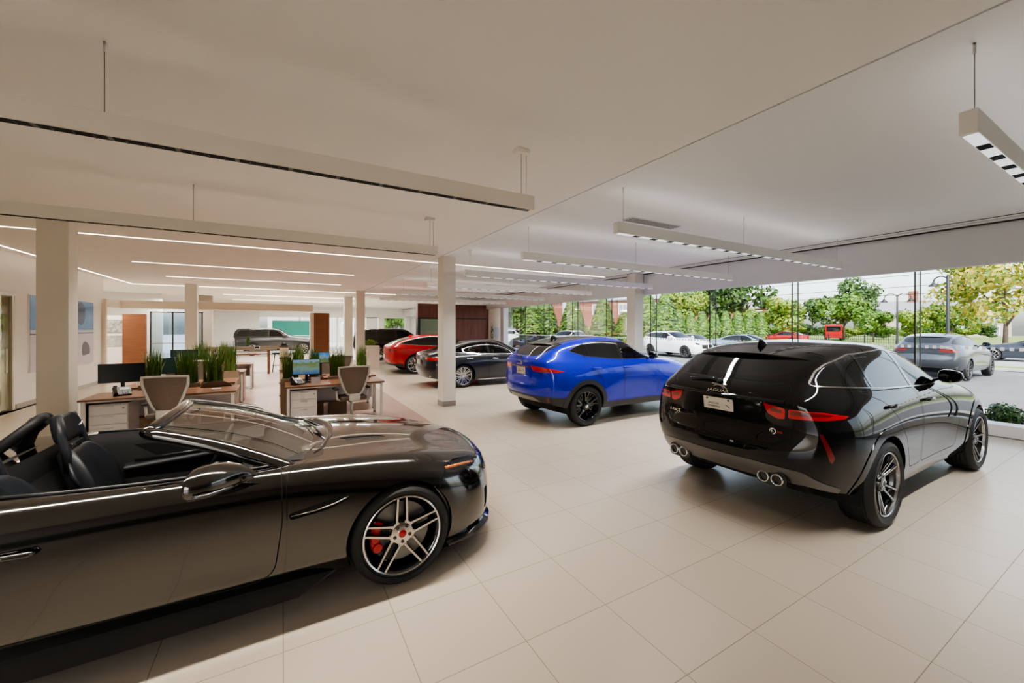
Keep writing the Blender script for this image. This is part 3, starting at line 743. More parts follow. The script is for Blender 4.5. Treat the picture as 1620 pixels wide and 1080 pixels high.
def blue_suv():
    top = {6: [(-.98, 1.185), (-.78, 1.27), (-.46, 1.365), (0, 1.41), (.8, 1.43), (1.3, 1.40), (1.7, 1.27), (2.1, 1.17), (2.93, 1.12), (3.4, 1.04), (3.65, .93)],
           7: [(-.98, 1.19), (-.78, 1.285), (-.46, 1.445), (0, 1.55), (.6, 1.60), (1.25, 1.55), (1.7, 1.345), (2.1, 1.18), (2.93, 1.14), (3.4, 1.055), (3.65, .94)],
           8: [(-.98, 1.20), (-.78, 1.29), (-.46, 1.475), (0, 1.595), (.7, 1.655), (1.25, 1.60), (1.7, 1.385), (2.1, 1.195), (2.93, 1.16), (3.4, 1.07), (3.65, .95)],
           9: [(-.98, 1.20), (-.78, 1.295), (-.46, 1.485), (0, 1.61), (.7, 1.675), (1.25, 1.615), (1.7, 1.40), (2.1, 1.20), (2.93, 1.165), (3.4, 1.08), (3.65, .96)]}
    xm = pch([(-1.2, -1.04), (-.98, -.86), (-.46, -.44), (0, 0), (1.5, 1.36), (2.93, 2.68), (3.9, 3.58)])
    P = dict(spec=suv_spec(xm, lambda z: z * .985 + .01 if z > .7 else z, .975, top, tailx=-.86), wb=2.68, Rt=.365, Ra=.405, ring=.085, archmat=satin, archoff=.010, xt=-.86, xn=3.4, track=.84,
        clad=[(-2, .1), (5, .1), (5, .43), (2.0, .40), (.6, .40), (-.35, .55), (-2, .58)],
        dlo=[(-.24, 1.365), (.06, 1.275), (.6, 1.215), (1.3, 1.185), (1.78, 1.185), (1.50, 1.37), (1.18, 1.50), (.6, 1.54), (.2, 1.51), (-.06, 1.445)],
        pillars=[(.90, .97, .03), (.14, .165, .04)],
        ws=(1.2, 0, 1.15), wsp=[(1.20, -.1), (1.17, .50), (1.14, .62), (1.5, .68), (1.88, .70), (1.98, .5), (2.06, -.1)],
        rgp=[(-.1, 1.27), (.30, 1.275), (.44, 1.30), (.56, 1.40), (.57, 1.54), (-.1, 1.54)],
        lamps=[('taildk', [(-.1, 1.075), (.36, 1.075), (.36, 1.055), (-.1, 1.055)]), ('tail', [(.36, 1.10), (.62, 1.09), (.9, 1.075), (1.30, 1.015), (1.1, 1.0), (.5, .995), (.42, 1.02)])],
        lamps2=[('taildk', [(.46, 1.03), (.62, 1.025), (1.05, 1.022), (1.0, 1.005), (.50, 1.005)])],
        flamps=[('head', [(.5, .88), (.9, .95), (.95, .86), (.55, .80)]), ('grille', [(-.1, .82), (.40, .82), (.34, .58), (-.1, .56)])],
        doors=[('doorF', [(.95, 1.18), (.95, .42), (1.85, .42), (1.94, .75), (1.88, 1.18)]), ('doorR', [(.0, 1.27), (.20, 1.05), (.36, .85), (.52, .42), (.93, .42), (.93, 1.18)])],
        gate=[(-.2, .72), (.50, .72), (.60, .80), (.63, 1.0), (.63, 1.14), (.56, 1.28), (-.2, 1.28)],
        bonnet=[(2.03, -.2), (1.95, .66), (3.25, .5), (3.42, -.2)],
        rear_parts=[('skid', [(-.2, .2), (.50, .2), (.55, .42), (.40, .52), (-.2, .53)])],
        rear_mats=[('skid', mat('skid_silver', (.34, .33, .31), .4, .5), .006, 'skid_plate')],
        handles=dict(doorF=(1.03, 1.035), doorR=(.24, 1.05)), trimmat=satin,
        wheel=('epace', .365, .268, .245, blk, blk, satin, chrome, 48), seats=(1.2, .35), dash=(1.75, 1.1), mirror=(1.62, .90, 1.25), mirk=.95, fin=-.05, finmat=blk,
        spoiler=(-.32, -.47, .60, .03), spoilmat=blk, roofglass=[(-.36, -.1), (-.36, .48), (.5, .53), (1.02, .50), (1.10, -.1)], gF=glass('pale_tint', (.72, .74, .72), .9), gR=darkglass, gW=midtint, spin=.2, mirmat=blk)
    root, sk, sf = suv('sport_utility_car', 'bright blue sport utility car parked beyond the black one, with black wheels', (4.825, 6.57, 0), 0, p_blue, P)
    x = sf.rear(0, .965)
    m = MB(); m.prism(roundpoly([(-.36, .84), (.36, .84), (.34, 1.05), (-.34, 1.05)], .04).tolist(), x - .002, x + .03, p_blue, axis='x'); m.obj('plate_recess', root)
    plate(root, x - .003, .985, tilt=-4)
    m = MB(); leaper(m, sf.rear(0, 1.17) - .012, 0, 1.165, .10, chrome); m.obj('leaping_cat_emblem', root)
    text('badge_lettering', 'E-PACE', .05, chrome, root, (sf.rear(-.42, .77) - .006, -.44, .79), (R(90), 0, R(-90) + .1), .003)
    text('badge_lettering', 'JAGUAR', .035, chrome, root, (sf.rear(0, 1.11) - .012, 0, 1.11), (R(80), 0, R(-90)), .002, sx=1.4)
    m = MB(); m.tube([(sf.rear(y, z) - .03, y, z) for y, z in ((0, 1.245), (.1, 1.262), (.34, 1.25))], [.02, .014, .006], blk, 8); m.obj('rear_wiper', root)
    for s in (1, -1):
        e = MB(); xx = sf.rear(s * .60, .44); T = Matrix.Translation((xx - .02, s * .60, .45)) @ Matrix.Scale(1.25, 4, (0, 0, 1))
        e.lathe([(.04, .06), (.042, -.015), (.048, -.02), (.055, -.012), (.056, .06)], chrome, 24, T=T, axis='x'); e.lathe([(0, .03), (.043, .03)], matt, 16, T=T, axis='x'); e.obj('exhaust_pipe', root)
        r = MB(); r.grid(lambda u, v: (lambda y, z: (sf.rear(s * y, z) - .008, s * y, z))(.68 + .05 * u + .05 * (1 - v), .38 + .15 * v), 3, 5, redlens_dk, flip=s < 0); r.obj('rear_reflector', root)
    return root
# ------------------------------------------------------------------ the open sports car
def sport_seat(root, x, y, z):
    """bucket seat with one-piece headrest, a slot under it and piping"""
    def loft(rows, m, name, par, thick=.09):
        # rows: (x, z, halfwidth, side bolster depth)
        n = 12; mb = MB(); vs = []; K = len(rows)
        def P(i, t, back):
            xx, zz, hw, bo = rows[i]; a = abs(t)
            d = bo * max(0, (a - .45) / .55) ** 1.6
            nx, nz = nrm[i]
            w = hw * t
            if back: return (xx - nx * (thick * (1 - .55 * a ** 3)), y + w * .97, zz - nz * (thick * (1 - .55 * a ** 3)))
            return (xx + nx * d, y + w, zz + nz * d)
        nrm = []
        for i in range(K):
            p, q = rows[max(i - 1, 0)], rows[min(i + 1, K - 1)]; dx, dz = q[0] - p[0], q[1] - p[1]; l = math.hypot(dx, dz); nrm.append((dz / l, -dx / l))
        for back in (0, 1):
            for i in range(K):
                for k in range(n + 1): vs.append(P(i, 2 * k / n - 1, back))
        fs = []; W = n + 1; B = K * W
        for i in range(K - 1):
            for k in range(n):
                fs.append((i * W + k, i * W + k + 1, (i + 1) * W + k + 1, (i + 1) * W + k)); fs.append((B + i * W + k + 1, B + i * W + k, B + (i + 1) * W + k, B + (i + 1) * W + k + 1))
            fs.append((i * W, (i + 1) * W, B + (i + 1) * W, B + i * W)); fs.append((i * W + n, B + i * W + n, B + (i + 1) * W + n, (i + 1) * W + n))
        for i in (0, K - 1):
            f = [(i * W + k, B + i * W + k, B + i * W + k + 1, i * W + k + 1) for k in range(n)]; fs += f if i == 0 else [q[::-1] for q in f]
        V, N, F = subsurf_mesh(vs, fs, 1)
        mb.add([tuple(v) for v in V], F, m, True); return mb.obj(name, par)
    s = loft([(x + .60, z + .20, .20, .03), (x + .56, z + .245, .25, .05), (x + .40, z + .235, .26, .07), (x + .20, z + .19, .26, .08), (x + .06, z + .17, .25, .07)], leather, 'seat', root, .12)
    loft([(x + .02, z + .15, .24, .05), (x - .02, z + .28, .25, .10), (x - .07, z + .45, .25, .11), (x - .115, z + .58, .225, .09), (x - .145, z + .66, .175, .05), (x - .16, z + .70, .14, .02)], leather, 'backrest', s, .10)
    loft([(x - .175, z + .735, .125, .02), (x - .185, z + .78, .14, .035), (x - .20, z + .86, .135, .04), (x - .21, z + .92, .10, .02), (x - .215, z + .94, .07, .0)], leather, 'headrest', s, .08)
    for sg in (1, -1):
        f = MB()
        f.tube([(x - .13, y + sg * .20, z + .56), (x - .165, y + sg * .155, z + .70), (x - .19, y + sg * .155, z + .80), (x - .215, y + sg * .12, z + .92)], [.03, .026, .024, .016], leather, 8)
        f.tube([(x - .04, y + sg * .225, z + .40), (x - .10, y + sg * .235, z + .52), (x - .14, y + sg * .19, z + .63)], [.012, .016, .012], leather, 6); f.obj('side_bolster', s)
    p = MB(); p.box((x - .165, y, z + .715), (.02, .22, .03), satin, .006); p.box((x - .155, y - .07, z + .715), (.012, .05, .02), chrome, .003); p.obj('belt_guide', s)
    e = MB(); leaper(e, x - .135, y, z + .855, -.032, whitem); e.obj('stitched_emblem', s)
    return s

def convertible():
    L = [
     ([(-.85, .62), (-.3, .82), (.4, .865), (1.9, .855), (2.3, .86), (2.65, .89), (3.1, .86), (3.40, .70)], [(-.85, .32), (-.3, .22), (.4, .20), (2.2, .19), (3.40, .15)]),
     ([(-.85, .68), (-.3, .91), (.4, .935), (1.2, .915), (1.9, .915), (2.3, .925), (2.65, .945), (3.1, .90), (3.40, .74)], [(-.85, .45), (0, .34), (.4, .29), (2.2, .28), (3.40, .27)]),
     ([(-.85, .70), (-.3, .935), (0, .955), (.4, .950), (1.2, .925), (1.9, .925), (2.3, .94), (2.65, .96), (3.1, .915), (3.40, .755)], [(-.85, .58), (.4, .45), (1.9, .43), (3.40, .40)]),
     ([(-.85, .70), (-.3, .935), (0, .965), (.4, .970), (1.2, .950), (1.9, .945), (2.3, .955), (2.65, .965), (3.1, .91), (3.40, .74)], [(-.85, .72), (0, .69), (1.2, .65), (2.65, .62), (3.40, .55)]),
     ([(-.85, .66), (-.3, .885), (0, .925), (.4, .945), (1.2, .935), (1.9, .93), (2.3, .93), (2.65, .92), (3.1, .845), (3.40, .66)], [(-.85, .86), (0, .875), (.4, .87), (1.2, .83), (1.9, .825), (2.65, .81), (3.0, .765), (3.40, .655)]),
     ([(-.85, .56), (-.3, .75), (.4, .85), (1.2, .88), (1.9, .875), (2.3, .84), (2.65, .80), (3.1, .71), (3.40, .55)], [(-.85, .91), (0, .955), (.4, .945), (1.2, .915), (1.9, .905), (2.3, .90), (2.65, .885), (3.0, .825), (3.40, .70)]),
     ([(-.85, .45), (.4, .76), (1.2, .81), (1.9, .79), (2.3, .71), (2.65, .64), (3.1, .55), (3.40, .44)], [(-.85, .925), (0, .97), (.4, .955), (1.2, .925), (1.9, .915), (2.3, .90), (2.65, .875), (3.0, .825), (3.40, .715)]),
     ([(-.85, .34), (.4, .56), (1.2, .62), (1.9, .60), (2.3, .50), (2.65, .44), (3.1, .38), (3.40, .31)], [(-.85, .93), (0, .97), (1.2, .92), (1.9, .915), (2.3, .90), (2.65, .875), (3.0, .835), (3.40, .73)]),
     ([(-.85, .17), (.4, .30), (1.2, .34), (1.9, .32), (2.3, .27), (2.65, .24), (3.1, .21), (3.40, .16)], [(-.85, .93), (0, .97), (1.2, .92), (1.9, .93), (2.3, .925), (2.65, .90), (3.0, .86), (3.40, .745)]),
     ([], [(-.85, .93), (0, .97), (1.2, .92), (1.9, .94), (2.3, .94), (2.65, .915), (3.0, .87), (3.40, .75)]),
    ]
    L[9] = ([(-9, 0), (9, 0)], L[9][1])
    X = [-.85, -.6, -.3, 0, .4, .8, 1.2, 1.6, 1.9, 2.15, 2.4, 2.65, 2.95, 3.2, 3.40]
    xo = {}
    for j, d in ((9, .13), (8, .125), (7, .11), (6, .09), (5, .05), (4, -.03), (3, -.02), (2, -.01), (1, -.01), (0, -.03)): xo[14, j] = d; xo[13, j] = d * .5
    for j, d in ((5, .06), (4, .12), (3, .12), (2, .12), (1, .12), (0, .16)): xo[0, j] = d
    sp = dict(X=X, L=L, m=4, xo=xo, tail=dict(xc=[-.86, -.95, -.98, -.97, -.92], zc=[.32, .45, .58, .72, .86], p=2.4),
              nose=dict(xc=[3.58, 3.60, 3.61, 3.60, 3.56], zc=[.16, .28, .41, .55, .68], p=2.6))
    root = thing('open_sports_car', 'dark grey open-top sports car with its roof down, nearest to us', 'car', (-1.915, 3.745, 0))
    sk = make_skin(sp, 4); sf = Surf(sk); wb, zc, Ra = 2.65, .345, .372
    ell(sk, (0, wb), zc, Ra, 0., yf=.5)
    # ring-free arch: a fine lip is added further down
    op = roundpoly([(.48, -.3), (.48, .60), (.62, .71), (1.2, .765), (1.78, .765), (1.98, .62), (2.12, -.3)], .10)
    tp = lambda C: C[:, 2] > .80
    sk.panel('hole', (TOP, op), tp, only=('body',))
    cw = roundpoly([(2.06, -.3), (1.96, .62), (1.90, .72), (2.00, .74), (2.16, .66), (2.29, -.3)], .03)
    sk.panel('cowl', (TOP, cw), tp, only=('body',))
    G = .0035
    FW = lambda V: (np.abs(V[:, 1]) - (V[:, 0] - 3.53), V[:, 2])
    nf = lambda C: C[:, 0] > 2.8
    sk.panel('head', (FW, roundpoly([(.60, .585), (.64, .655), (.92, .735), (1.18, .765), (1.36, .765), (1.30, .735), (1.0, .66), (.74, .585)], .03)), nf, gap=.003)
    sk.panel('vent', (FW, roundpoly([(.79, .47), (.90, .46), (.88, .29), (.81, .30)], .02)), nf)
    sk.panel('grille', (FW, roundpoly([(-.1, .60), (.42, .58), (.36, .30), (-.1, .28)], .06)), nf)
    sk.panel('skirt', (SIDE, np.array([(.36, .1), (.36, .265), (2.0, .215), (2.28, .20), (2.28, .1)])), lambda C: np.abs(C[:, 1]) > .5)
    sd = lambda C: (np.abs(C[:, 1]) > .60)
    sk.panel('sidevent', (SIDE, roundpoly([(1.945, .655), (2.19, .70), (2.34, .715), (2.27, .665), (2.16, .635), (1.955, .615)], .015)), sd)
    sk.panel('doorF', (SIDE, roundpoly([(.56, 1.1), (.56, .60), (.70, .30), (1.80, .262), (1.875, .32), (1.915, .62), (1.905, 1.1)], .05)), sd, gap=G)
    # bonnet shut lines: along the flank, down to the arch, and over the nose
    bon = roundpoly([(2.10, .70), (2.10, -.2), (3.9, -.2), (3.9, .80), (3.05, .80), (2.92, .93), (2.0, 1.2), (1.93, .90)], .04)
    sk.panel('bonnet', (TOP, bon), lambda C: (C[:, 0] > 1.9) & (C[:, 2] > .62), gap=.0028)
    for s in (1,): sk.panel('bvent', (TOP, roundpoly([(2.30, .30), (2.62, .27), (2.66, .31), (2.36, .37)], .02)), tp, only=('bonnet',))
    o = link('body_shell', sk.mesh('body_shell', ['body', 'gap'], [p_grey, blackgap], skirt=.03), root)
    def add(nm, tags, m, off=0., skirt=0.):
        r = emit(sk, nm, tags, [m], off, skirt, root); return r[0] if r else None
    add('bonnet', ['bonnet'], p_grey); add('cowl_panel', ['cowl'], blk, -.004); add('sill_skirt', ['skirt'], p_grey, 0)
    add('headlamp', ['head'], glass('lamp_glass', (.8, .85, .9), 1.6), .001); add('bumper_vent', ['vent'], matt, -.01); add('grille', ['grille'], matt, -.01)
    add('side_vent', ['sidevent'], matt, -.012); add('bonnet_vent', ['bvent'], matt, -.006)
    C, _, _ = sk.cen(); keep = sk.T.copy()
    for s in (-1, 1):
        sk.T = np.where((keep == 'doorF') & (C[:, 1] * s < 0), '_', keep); d = add('door', ['doorF'], p_grey, 0, .012)
        handle(root, d, lambda x, z, q: sf.side(x, z, q), .80, .735, s, p_grey, .19)
        # glazing strip on the door top
        m = MB(); pts = [(x, s * (abs(y) - .005), sf.top(x, s * y) + .004) for x, y in ((.62, .735), (.9, .765), (1.2, .783), (1.5, .788), (1.8, .785), (1.93, .76))]
        m.tube(pts, .010, satin, 6); m.obj('door_seal', d)
    sk.T = keep
    # side vent strake
    for s in (1, -1):
        m = MB(); m.tube([(x, s * (abs(sf.side(x, z, s)) + .003), z) for x, z in ((1.96, .640), (2.10, .648), (2.20, .665), (2.29, .695))], [.004, .005, .004, .002], darkchrome, 6); m.obj('vent_strake', root)
    # lamp innards: dark bowl, amber strip, bright projector
    for s in (1, -1):
        m = MB(); q = lambda t, z, d: (lambda y: (sf.front(s * y, z) - d, s * y, z))(t)
        m.grid(lambda u, v: q(.46 + .42 * u, .60 + .06 * v + .12 * u, .05), 10, 4, darkalu, flip=s > 0)
        for k in range(7):
            u = k / 6; m.tube([q(.78 + .07 * u, .715 + .018 * u, .012), q(.785 + .07 * u, .716 + .018 * u, .006)], .012, amber, 6)
        m.tube([q(.70, .69, .015), q(.74, .70, .012), q(.78, .712, .01), q(.82, .722, .01), q(.855, .73, .012)], .012, amber, 8)
        m.lathe([(0, .02), (.03, .012), (.04, -.01), (.035, -.03)], chrome, 16, T=Matrix.Translation(q(.62, .655, .05)), axis='x')
        m.lathe([(0, .02), (.024, .012), (.03, -.01)], chrome, 16, T=Matrix.Translation(q(.70, .68, .05)), axis='x')
        m.tube([q(.52, .60, .008), q(.60, .628, .008), (q(.68, .645, .008)), q(.75, .665, .008)], .005, chrome, 6); m.obj('lamp_unit', root)
    # splitter
    m = MB(); rows = []
    ys = [-.86, -.84, -.80, -.74, -.66, -.5, -.25, 0, .25, .5, .66, .74, .80, .84, .86]
    edge = [(2.98 if abs(y) == .86 else (3.08 if abs(y) == .84 else sf.front(y, .20)), y) for y in ys]
    vs = []
    for x, y in edge:
        k = math.hypot(x - 2.2, y); ux, uy = (x - 2.2) / k, y / k
        for off, z in ((-.06, .175), (.0, .185), (.03, .165), (.035, .15), (-.06, .135)): vs.append((x + ux * off, y * (1 + .04 * (off > 0)), z - (.01 if abs(y) < .6 else 0)))
    n = len(ys); fs = [(i * 5 + k, i * 5 + (k + 1) % 5, (i + 1) * 5 + (k + 1) % 5, (i + 1) * 5 + k) for i in range(n - 1) for k in range(5)]
    m.add(vs, fs, blk, True); m.obj('front_splitter', root, sharp=40)
    for s in (1, -1):   # side skirt blade
        m = MB(); m.add([(.50, s * .85, .205), (2.22, s * .86, .20), (2.22, s * .865, .185), (2.0, s * .955, .135), (.55, s * .97, .125), (.50, s * .86, .12), (.5, s * .7, .12), (2.2, s * .7, .13)], [(0, 1, 3, 4), (1, 2, 3), (4, 3, 7, 6), (0, 4, 5)], satin); m.obj('side_skirt_blade', root)
    # windscreen
    def cowlp(t): a = abs(t); return Vector((2.19 - .24 * a ** 2.2, .755 * t, .905 - .03 * a ** 2))
    def headp(t): a = abs(t); return Vector((1.275 - .075 * a ** 2, .575 * t, 1.215 - .05 * a ** 2.2))
    def ws(u, v):
        t = 2 * u - 1; p = cowlp(t).lerp(headp(t), v); return p + Vector((.02, 0, .035)) * sin(pi * v) * (1 - .3 * t * t)
    g = MB(); g.grid(lambda u, v: ws(.02 + .96 * u, .02 + .95 * v), 24, 12, glass('windscreen_glass', (.78, .82, .81), .40), flip=True); wso = g.obj('windscreen', root)
    f = MB()
    for s in (1, -1):
        pts = [ws(.5 + .5 * s, v) for v in (-.06, .05, .2, .4, .6, .8, .93, .99)]
        pts = [Vector((p.x, p.y * 1.0, p.z)) for p in pts]
        f.tube(pts, [.050, .052, .050, .046, .043, .040, .036, .032], p_grey, 12)
    f.tube([ws(u / 14, 1.0) for u in range(15)], .030, p_grey, 10); f.obj('windscreen_frame', root)
    f = MB()
    for s in (1, -1): f.tube([ws(.5 + .465 * s, v) + Vector((.004, 0, .006)) for v in (.0, .2, .5, .8, .97)], .012, blk, 6)
    f.tube([ws(.035 + .93 * u / 14, .965) + Vector((.0, 0, .004)) for u in range(15)], .012, blk, 6); f.tube([ws(.03 + .94 * u / 14, .01) + Vector((.004, 0, .004)) for u in range(15)], .014, blk, 6); f.obj('windscreen_seal', wso)
    r = MB(); T = Matrix.Translation(ws(.5, .86) + Vector((-.09, 0, -.03))); r.box((0, 0, 0), (.03, .22, .065), blk, .012, T); r.tube([(0, 0, .02), (.06, 0, .035)], .012, blk, 6, T); r.obj('rear_view_mirror', root)
    for a, b in (((.30), (.72)), ((.60), (.97))):   # wipers
        w = MB(); w.tube([ws(a, -.02) + Vector((.03, 0, .02)), ws((a + b) / 2, .06) + Vector((.012, 0, .03)), ws(b, .10) + Vector((.01, 0, .025))], [.012, .009, .006], blk, 6)
        w.lathe([(0, .03), (.018, .028), (.022, 0)], satin, 10, T=Matrix.Translation(ws(a, -.02) + Vector((.03, 0, .0)))); w.obj('windscreen_wiper', root)
    w = MB(); w.tube([ws(u, -.015) + Vector((.04 + .05 * u, 0, .004 + .012 * u)) for u in (.06, .2, .35, .5, .65, .8, .94)], [.018, .024, .03, .036, .044, .046, .03], blk, 10); w.obj('cowl_lip', root)
    # cockpit tub
    oo = [(x, y) for x, y in op.tolist() if y > -.05]; oo = sorted(oo, key=lambda p: 0) ; half = [(p[0], max(p[1], 0)) for p in oo]
    ring = half + [(x, -y) for x, y in half[::-1]]
    t = MB(); n = len(ring); lv = [(.0, .0), (.012, -.03), (.045, -.10), (.10, -.55)]
    vs = []
    for inset, dz in lv:
        for x, y in ring:
            k = math.hypot(x - 1.25, y) or 1; q = 1 - inset / k; zt = sf.top(min(max(x, .3), 2.15), y * 1.02) if dz > -.3 else .90
            vs.append((1.25 + (x - 1.25) * q, y * q, (zt if dz > -.3 else .88) + dz))
    fs = [(l * n + i, (l + 1) * n + i, (l + 1) * n + (i + 1) % n, l * n + (i + 1) % n) for l in range(len(lv) - 1) for i in range(n)]; fs.append(tuple((len(lv) - 1) * n + i for i in range(n)))
    t.add(vs, fs, trimdark, True); t.obj('cockpit_tub', root, sharp=50)
    d = MB()   # dash, hood, tunnel
    d.grid(lambda u, v: (2.15 - .50 * v, (u - .5) * 1.40, .895 + .035 * sin(pi * min(1, v * 1.2)) - .13 * max(0, v - .6) / .4 - .015 * (2 * u - 1) ** 2), 16, 8, trimdark); d.box((1.72, 0, .64), (.12, 1.36, .36), trimdark, .05)
    d.grid(lambda u, v: (1.78 - .22 * v, .37 + (u - .5) * .42, .90 + .05 * sin(pi * u) - .02 * v), 8, 3, trimdark); d.obj('dashboard', root)
    d = MB(); d.box((1.15, 0, .45), (1.1, .26, .34), trimdark, .04); d.box((1.30, 0, .63), (.3, .12, .02), darkalu, .008); d.tube([(1.42, 0, .62), (1.41, 0, .71)], [.016, .024], blk, 8); d.obj('centre_console', root)
    w = MB(); T = Matrix.Translation((1.47, .37, .80)) @ Matrix.Rotation(R(-66), 4, 'Y')
    w.tube([(.185 * cos(a), .185 * sin(a), 0) for a in [2 * pi * k / 28 for k in range(29)]], .016, leather, 8, T, caps=False)
    w.box((0, 0, 0), (.10, .14, .05), leather, .02, T)
    for a in (0, pi, -pi / 2): w.box((.10 * sin(a) * -1, .10 * cos(a), 0), (.05 if a != -pi / 2 else .14, .12 if a != -pi / 2 else .05, .018), darkalu, .004, T)
    w.tube([(0, 0, -.02), (0, 0, -.25)], .035, trimdark, 8, T); w.obj('steering_wheel', root)
    for s in (1, -1):   # door cards
        d = MB(); d.box((1.28, s * .715, .64), (1.08, .05, .42), trimdark, .02); d.grid(lambda u, v: (.80 + .95 * u, s * (.70 - .085 * sin(pi * v)), .60 + .10 * v + .07 * u), 10, 5, leather, flip=s > 0); d.tube([(.86, s * .655, .71), (1.3, s * .635, .735), (1.65, s * .65, .80)], .012, darkalu, 6); d.obj('door_card', root)
    b = MB()   # rear bulkhead with padding, down behind the seats
    b.grid(lambda u, v: (.40 + .30 * v ** 1.4, (u - .5) * 1.36, .945 + .02 * (1 - (2 * u - 1) ** 2) - .50 * v ** 1.8), 16, 10, trimdark); b.obj('rear_bulkhead', root)
    for s in (1, -1):
        h = MB(); y = s * .385   # roll hoop: two raked legs under a padded top
        for q in (1, -1):
            h.tube([(.22, y + q * .135, .93), (.33, y + q * .13, 1.04), (.41, y + q * .105, 1.12), (.435, y + q * .05, 1.155), (.44, y, 1.16)], [.035, .035, .034, .034, .034], trimdark, 10)
        h.add([(.40, y - .10, 1.10), (.40, y + .10, 1.10), (.34, y + .12, .93), (.34, y - .12, .93)], [(0, 1, 2, 3), (3, 2, 1, 0)], matt)
        ho = h.obj('roll_hoop', root)
        e = MB(); e.tube([(.385, y - .10, 1.128), (.40, y - .06, 1.165), (.40, y + .06, 1.165), (.385, y + .10, 1.128)], .007, darkchrome, 6); e.obj('hoop_insert', ho)
        sport_seat(root, .77 if s > 0 else .64, s * .37, .245)
    ms = wheel_meshes('ftype', .345, .272, .26, mat('spoke_silver', (.66, .63, .60), .22, 1.), blk, redcal, redcal, 64)
    for k, (x, s) in enumerate(((wb, -1), (0, -1), (0, 1), (wb, 1))): add_wheel(root, ms, x, s * .825, zc, 0.02 if k == 0 else k * .4)
    liner(root, (0, wb), zc, Ra, .90, .42)
    u = MB(); u.box((1.3, 0, .22), (3.4, 1.1, .12), matt, .03); u.box((1.3, 0, .23), (1.8, 1.64, .10), matt, .02); u.obj('underbody', root)
    for s in (1, -1): add_mirror(root, 1.58, s * .86, .965, s, p_grey, 1.08, -.08)
    for s in (1, -1):
        m = MB(); m.grid(lambda uu, v: (lambda y, z: (sf.rear(s * y, z) - .01, s * y, z))(.40 + .28 * uu, .72 + .08 * v), 6, 3, redlens, flip=s < 0); m.obj('tail_lamp', root)
    return root
# ------------------------------------------------------------------ saloon, electric crossover, tall off-roader, small background cars
def sedan_top():
    low = {0: [(-.98, .30), (-.3, .22), (.5, .19), (2.4, .18), (3.65, .17)], 1: [(-.98, .44), (0, .33), (.6, .29), (2.4, .28), (3.65, .28)], 2: [(-.98, .58), (0, .52), (.6, .47), (2.4, .45), (3.65, .42)],
           3: [(-.98, .74), (0, .71), (2.4, .66), (3.65, .55)], 4: [(-.98, .91), (0, .91), (1.5, .87), (2.4, .84), (2.93, .79), (3.4, .72), (3.65, .64)],
           5: [(-.98, .99), (-.46, 1.015), (0, 1.01), (.8, .98), (1.7, .955), (2.2, .93), (2.93, .87), (3.4, .80), (3.65, .69)]}
    low.update({6: [(-.98, 1.02), (-.46, 1.06), (-.3, 1.10), (0, 1.15), (.8, 1.19), (1.3, 1.17), (1.7, 1.07), (2.1, .985), (2.93, .90), (3.4, .82), (3.65, .71)],
                7: [(-.98, 1.03), (-.46, 1.09), (-.3, 1.17), (0, 1.275), (.45, 1.355), (.9, 1.385), (1.25, 1.355), (1.7, 1.17), (2.1, 1.01), (2.93, .92), (3.4, .83), (3.65, .72)],
                8: [(-.98, 1.04), (-.46, 1.10), (-.3, 1.19), (0, 1.315), (.45, 1.405), (.9, 1.43), (1.25, 1.405), (1.7, 1.21), (2.1, 1.03), (2.93, .94), (3.4, .845), (3.65, .73)],
                9: [(-.98, 1.045), (-.46, 1.105), (-.3, 1.20), (0, 1.33), (.45, 1.42), (.9, 1.445), (1.25, 1.42), (1.7, 1.225), (2.1, 1.04), (2.93, .945), (3.4, .85), (3.65, .735)]})
    return low
def retail(sp, t, zs):
    sp['tail'] = dict(xc=[t + .10, t - .02, t - .06, t - .02, t + .0], zc=zs, p=2.6); return sp
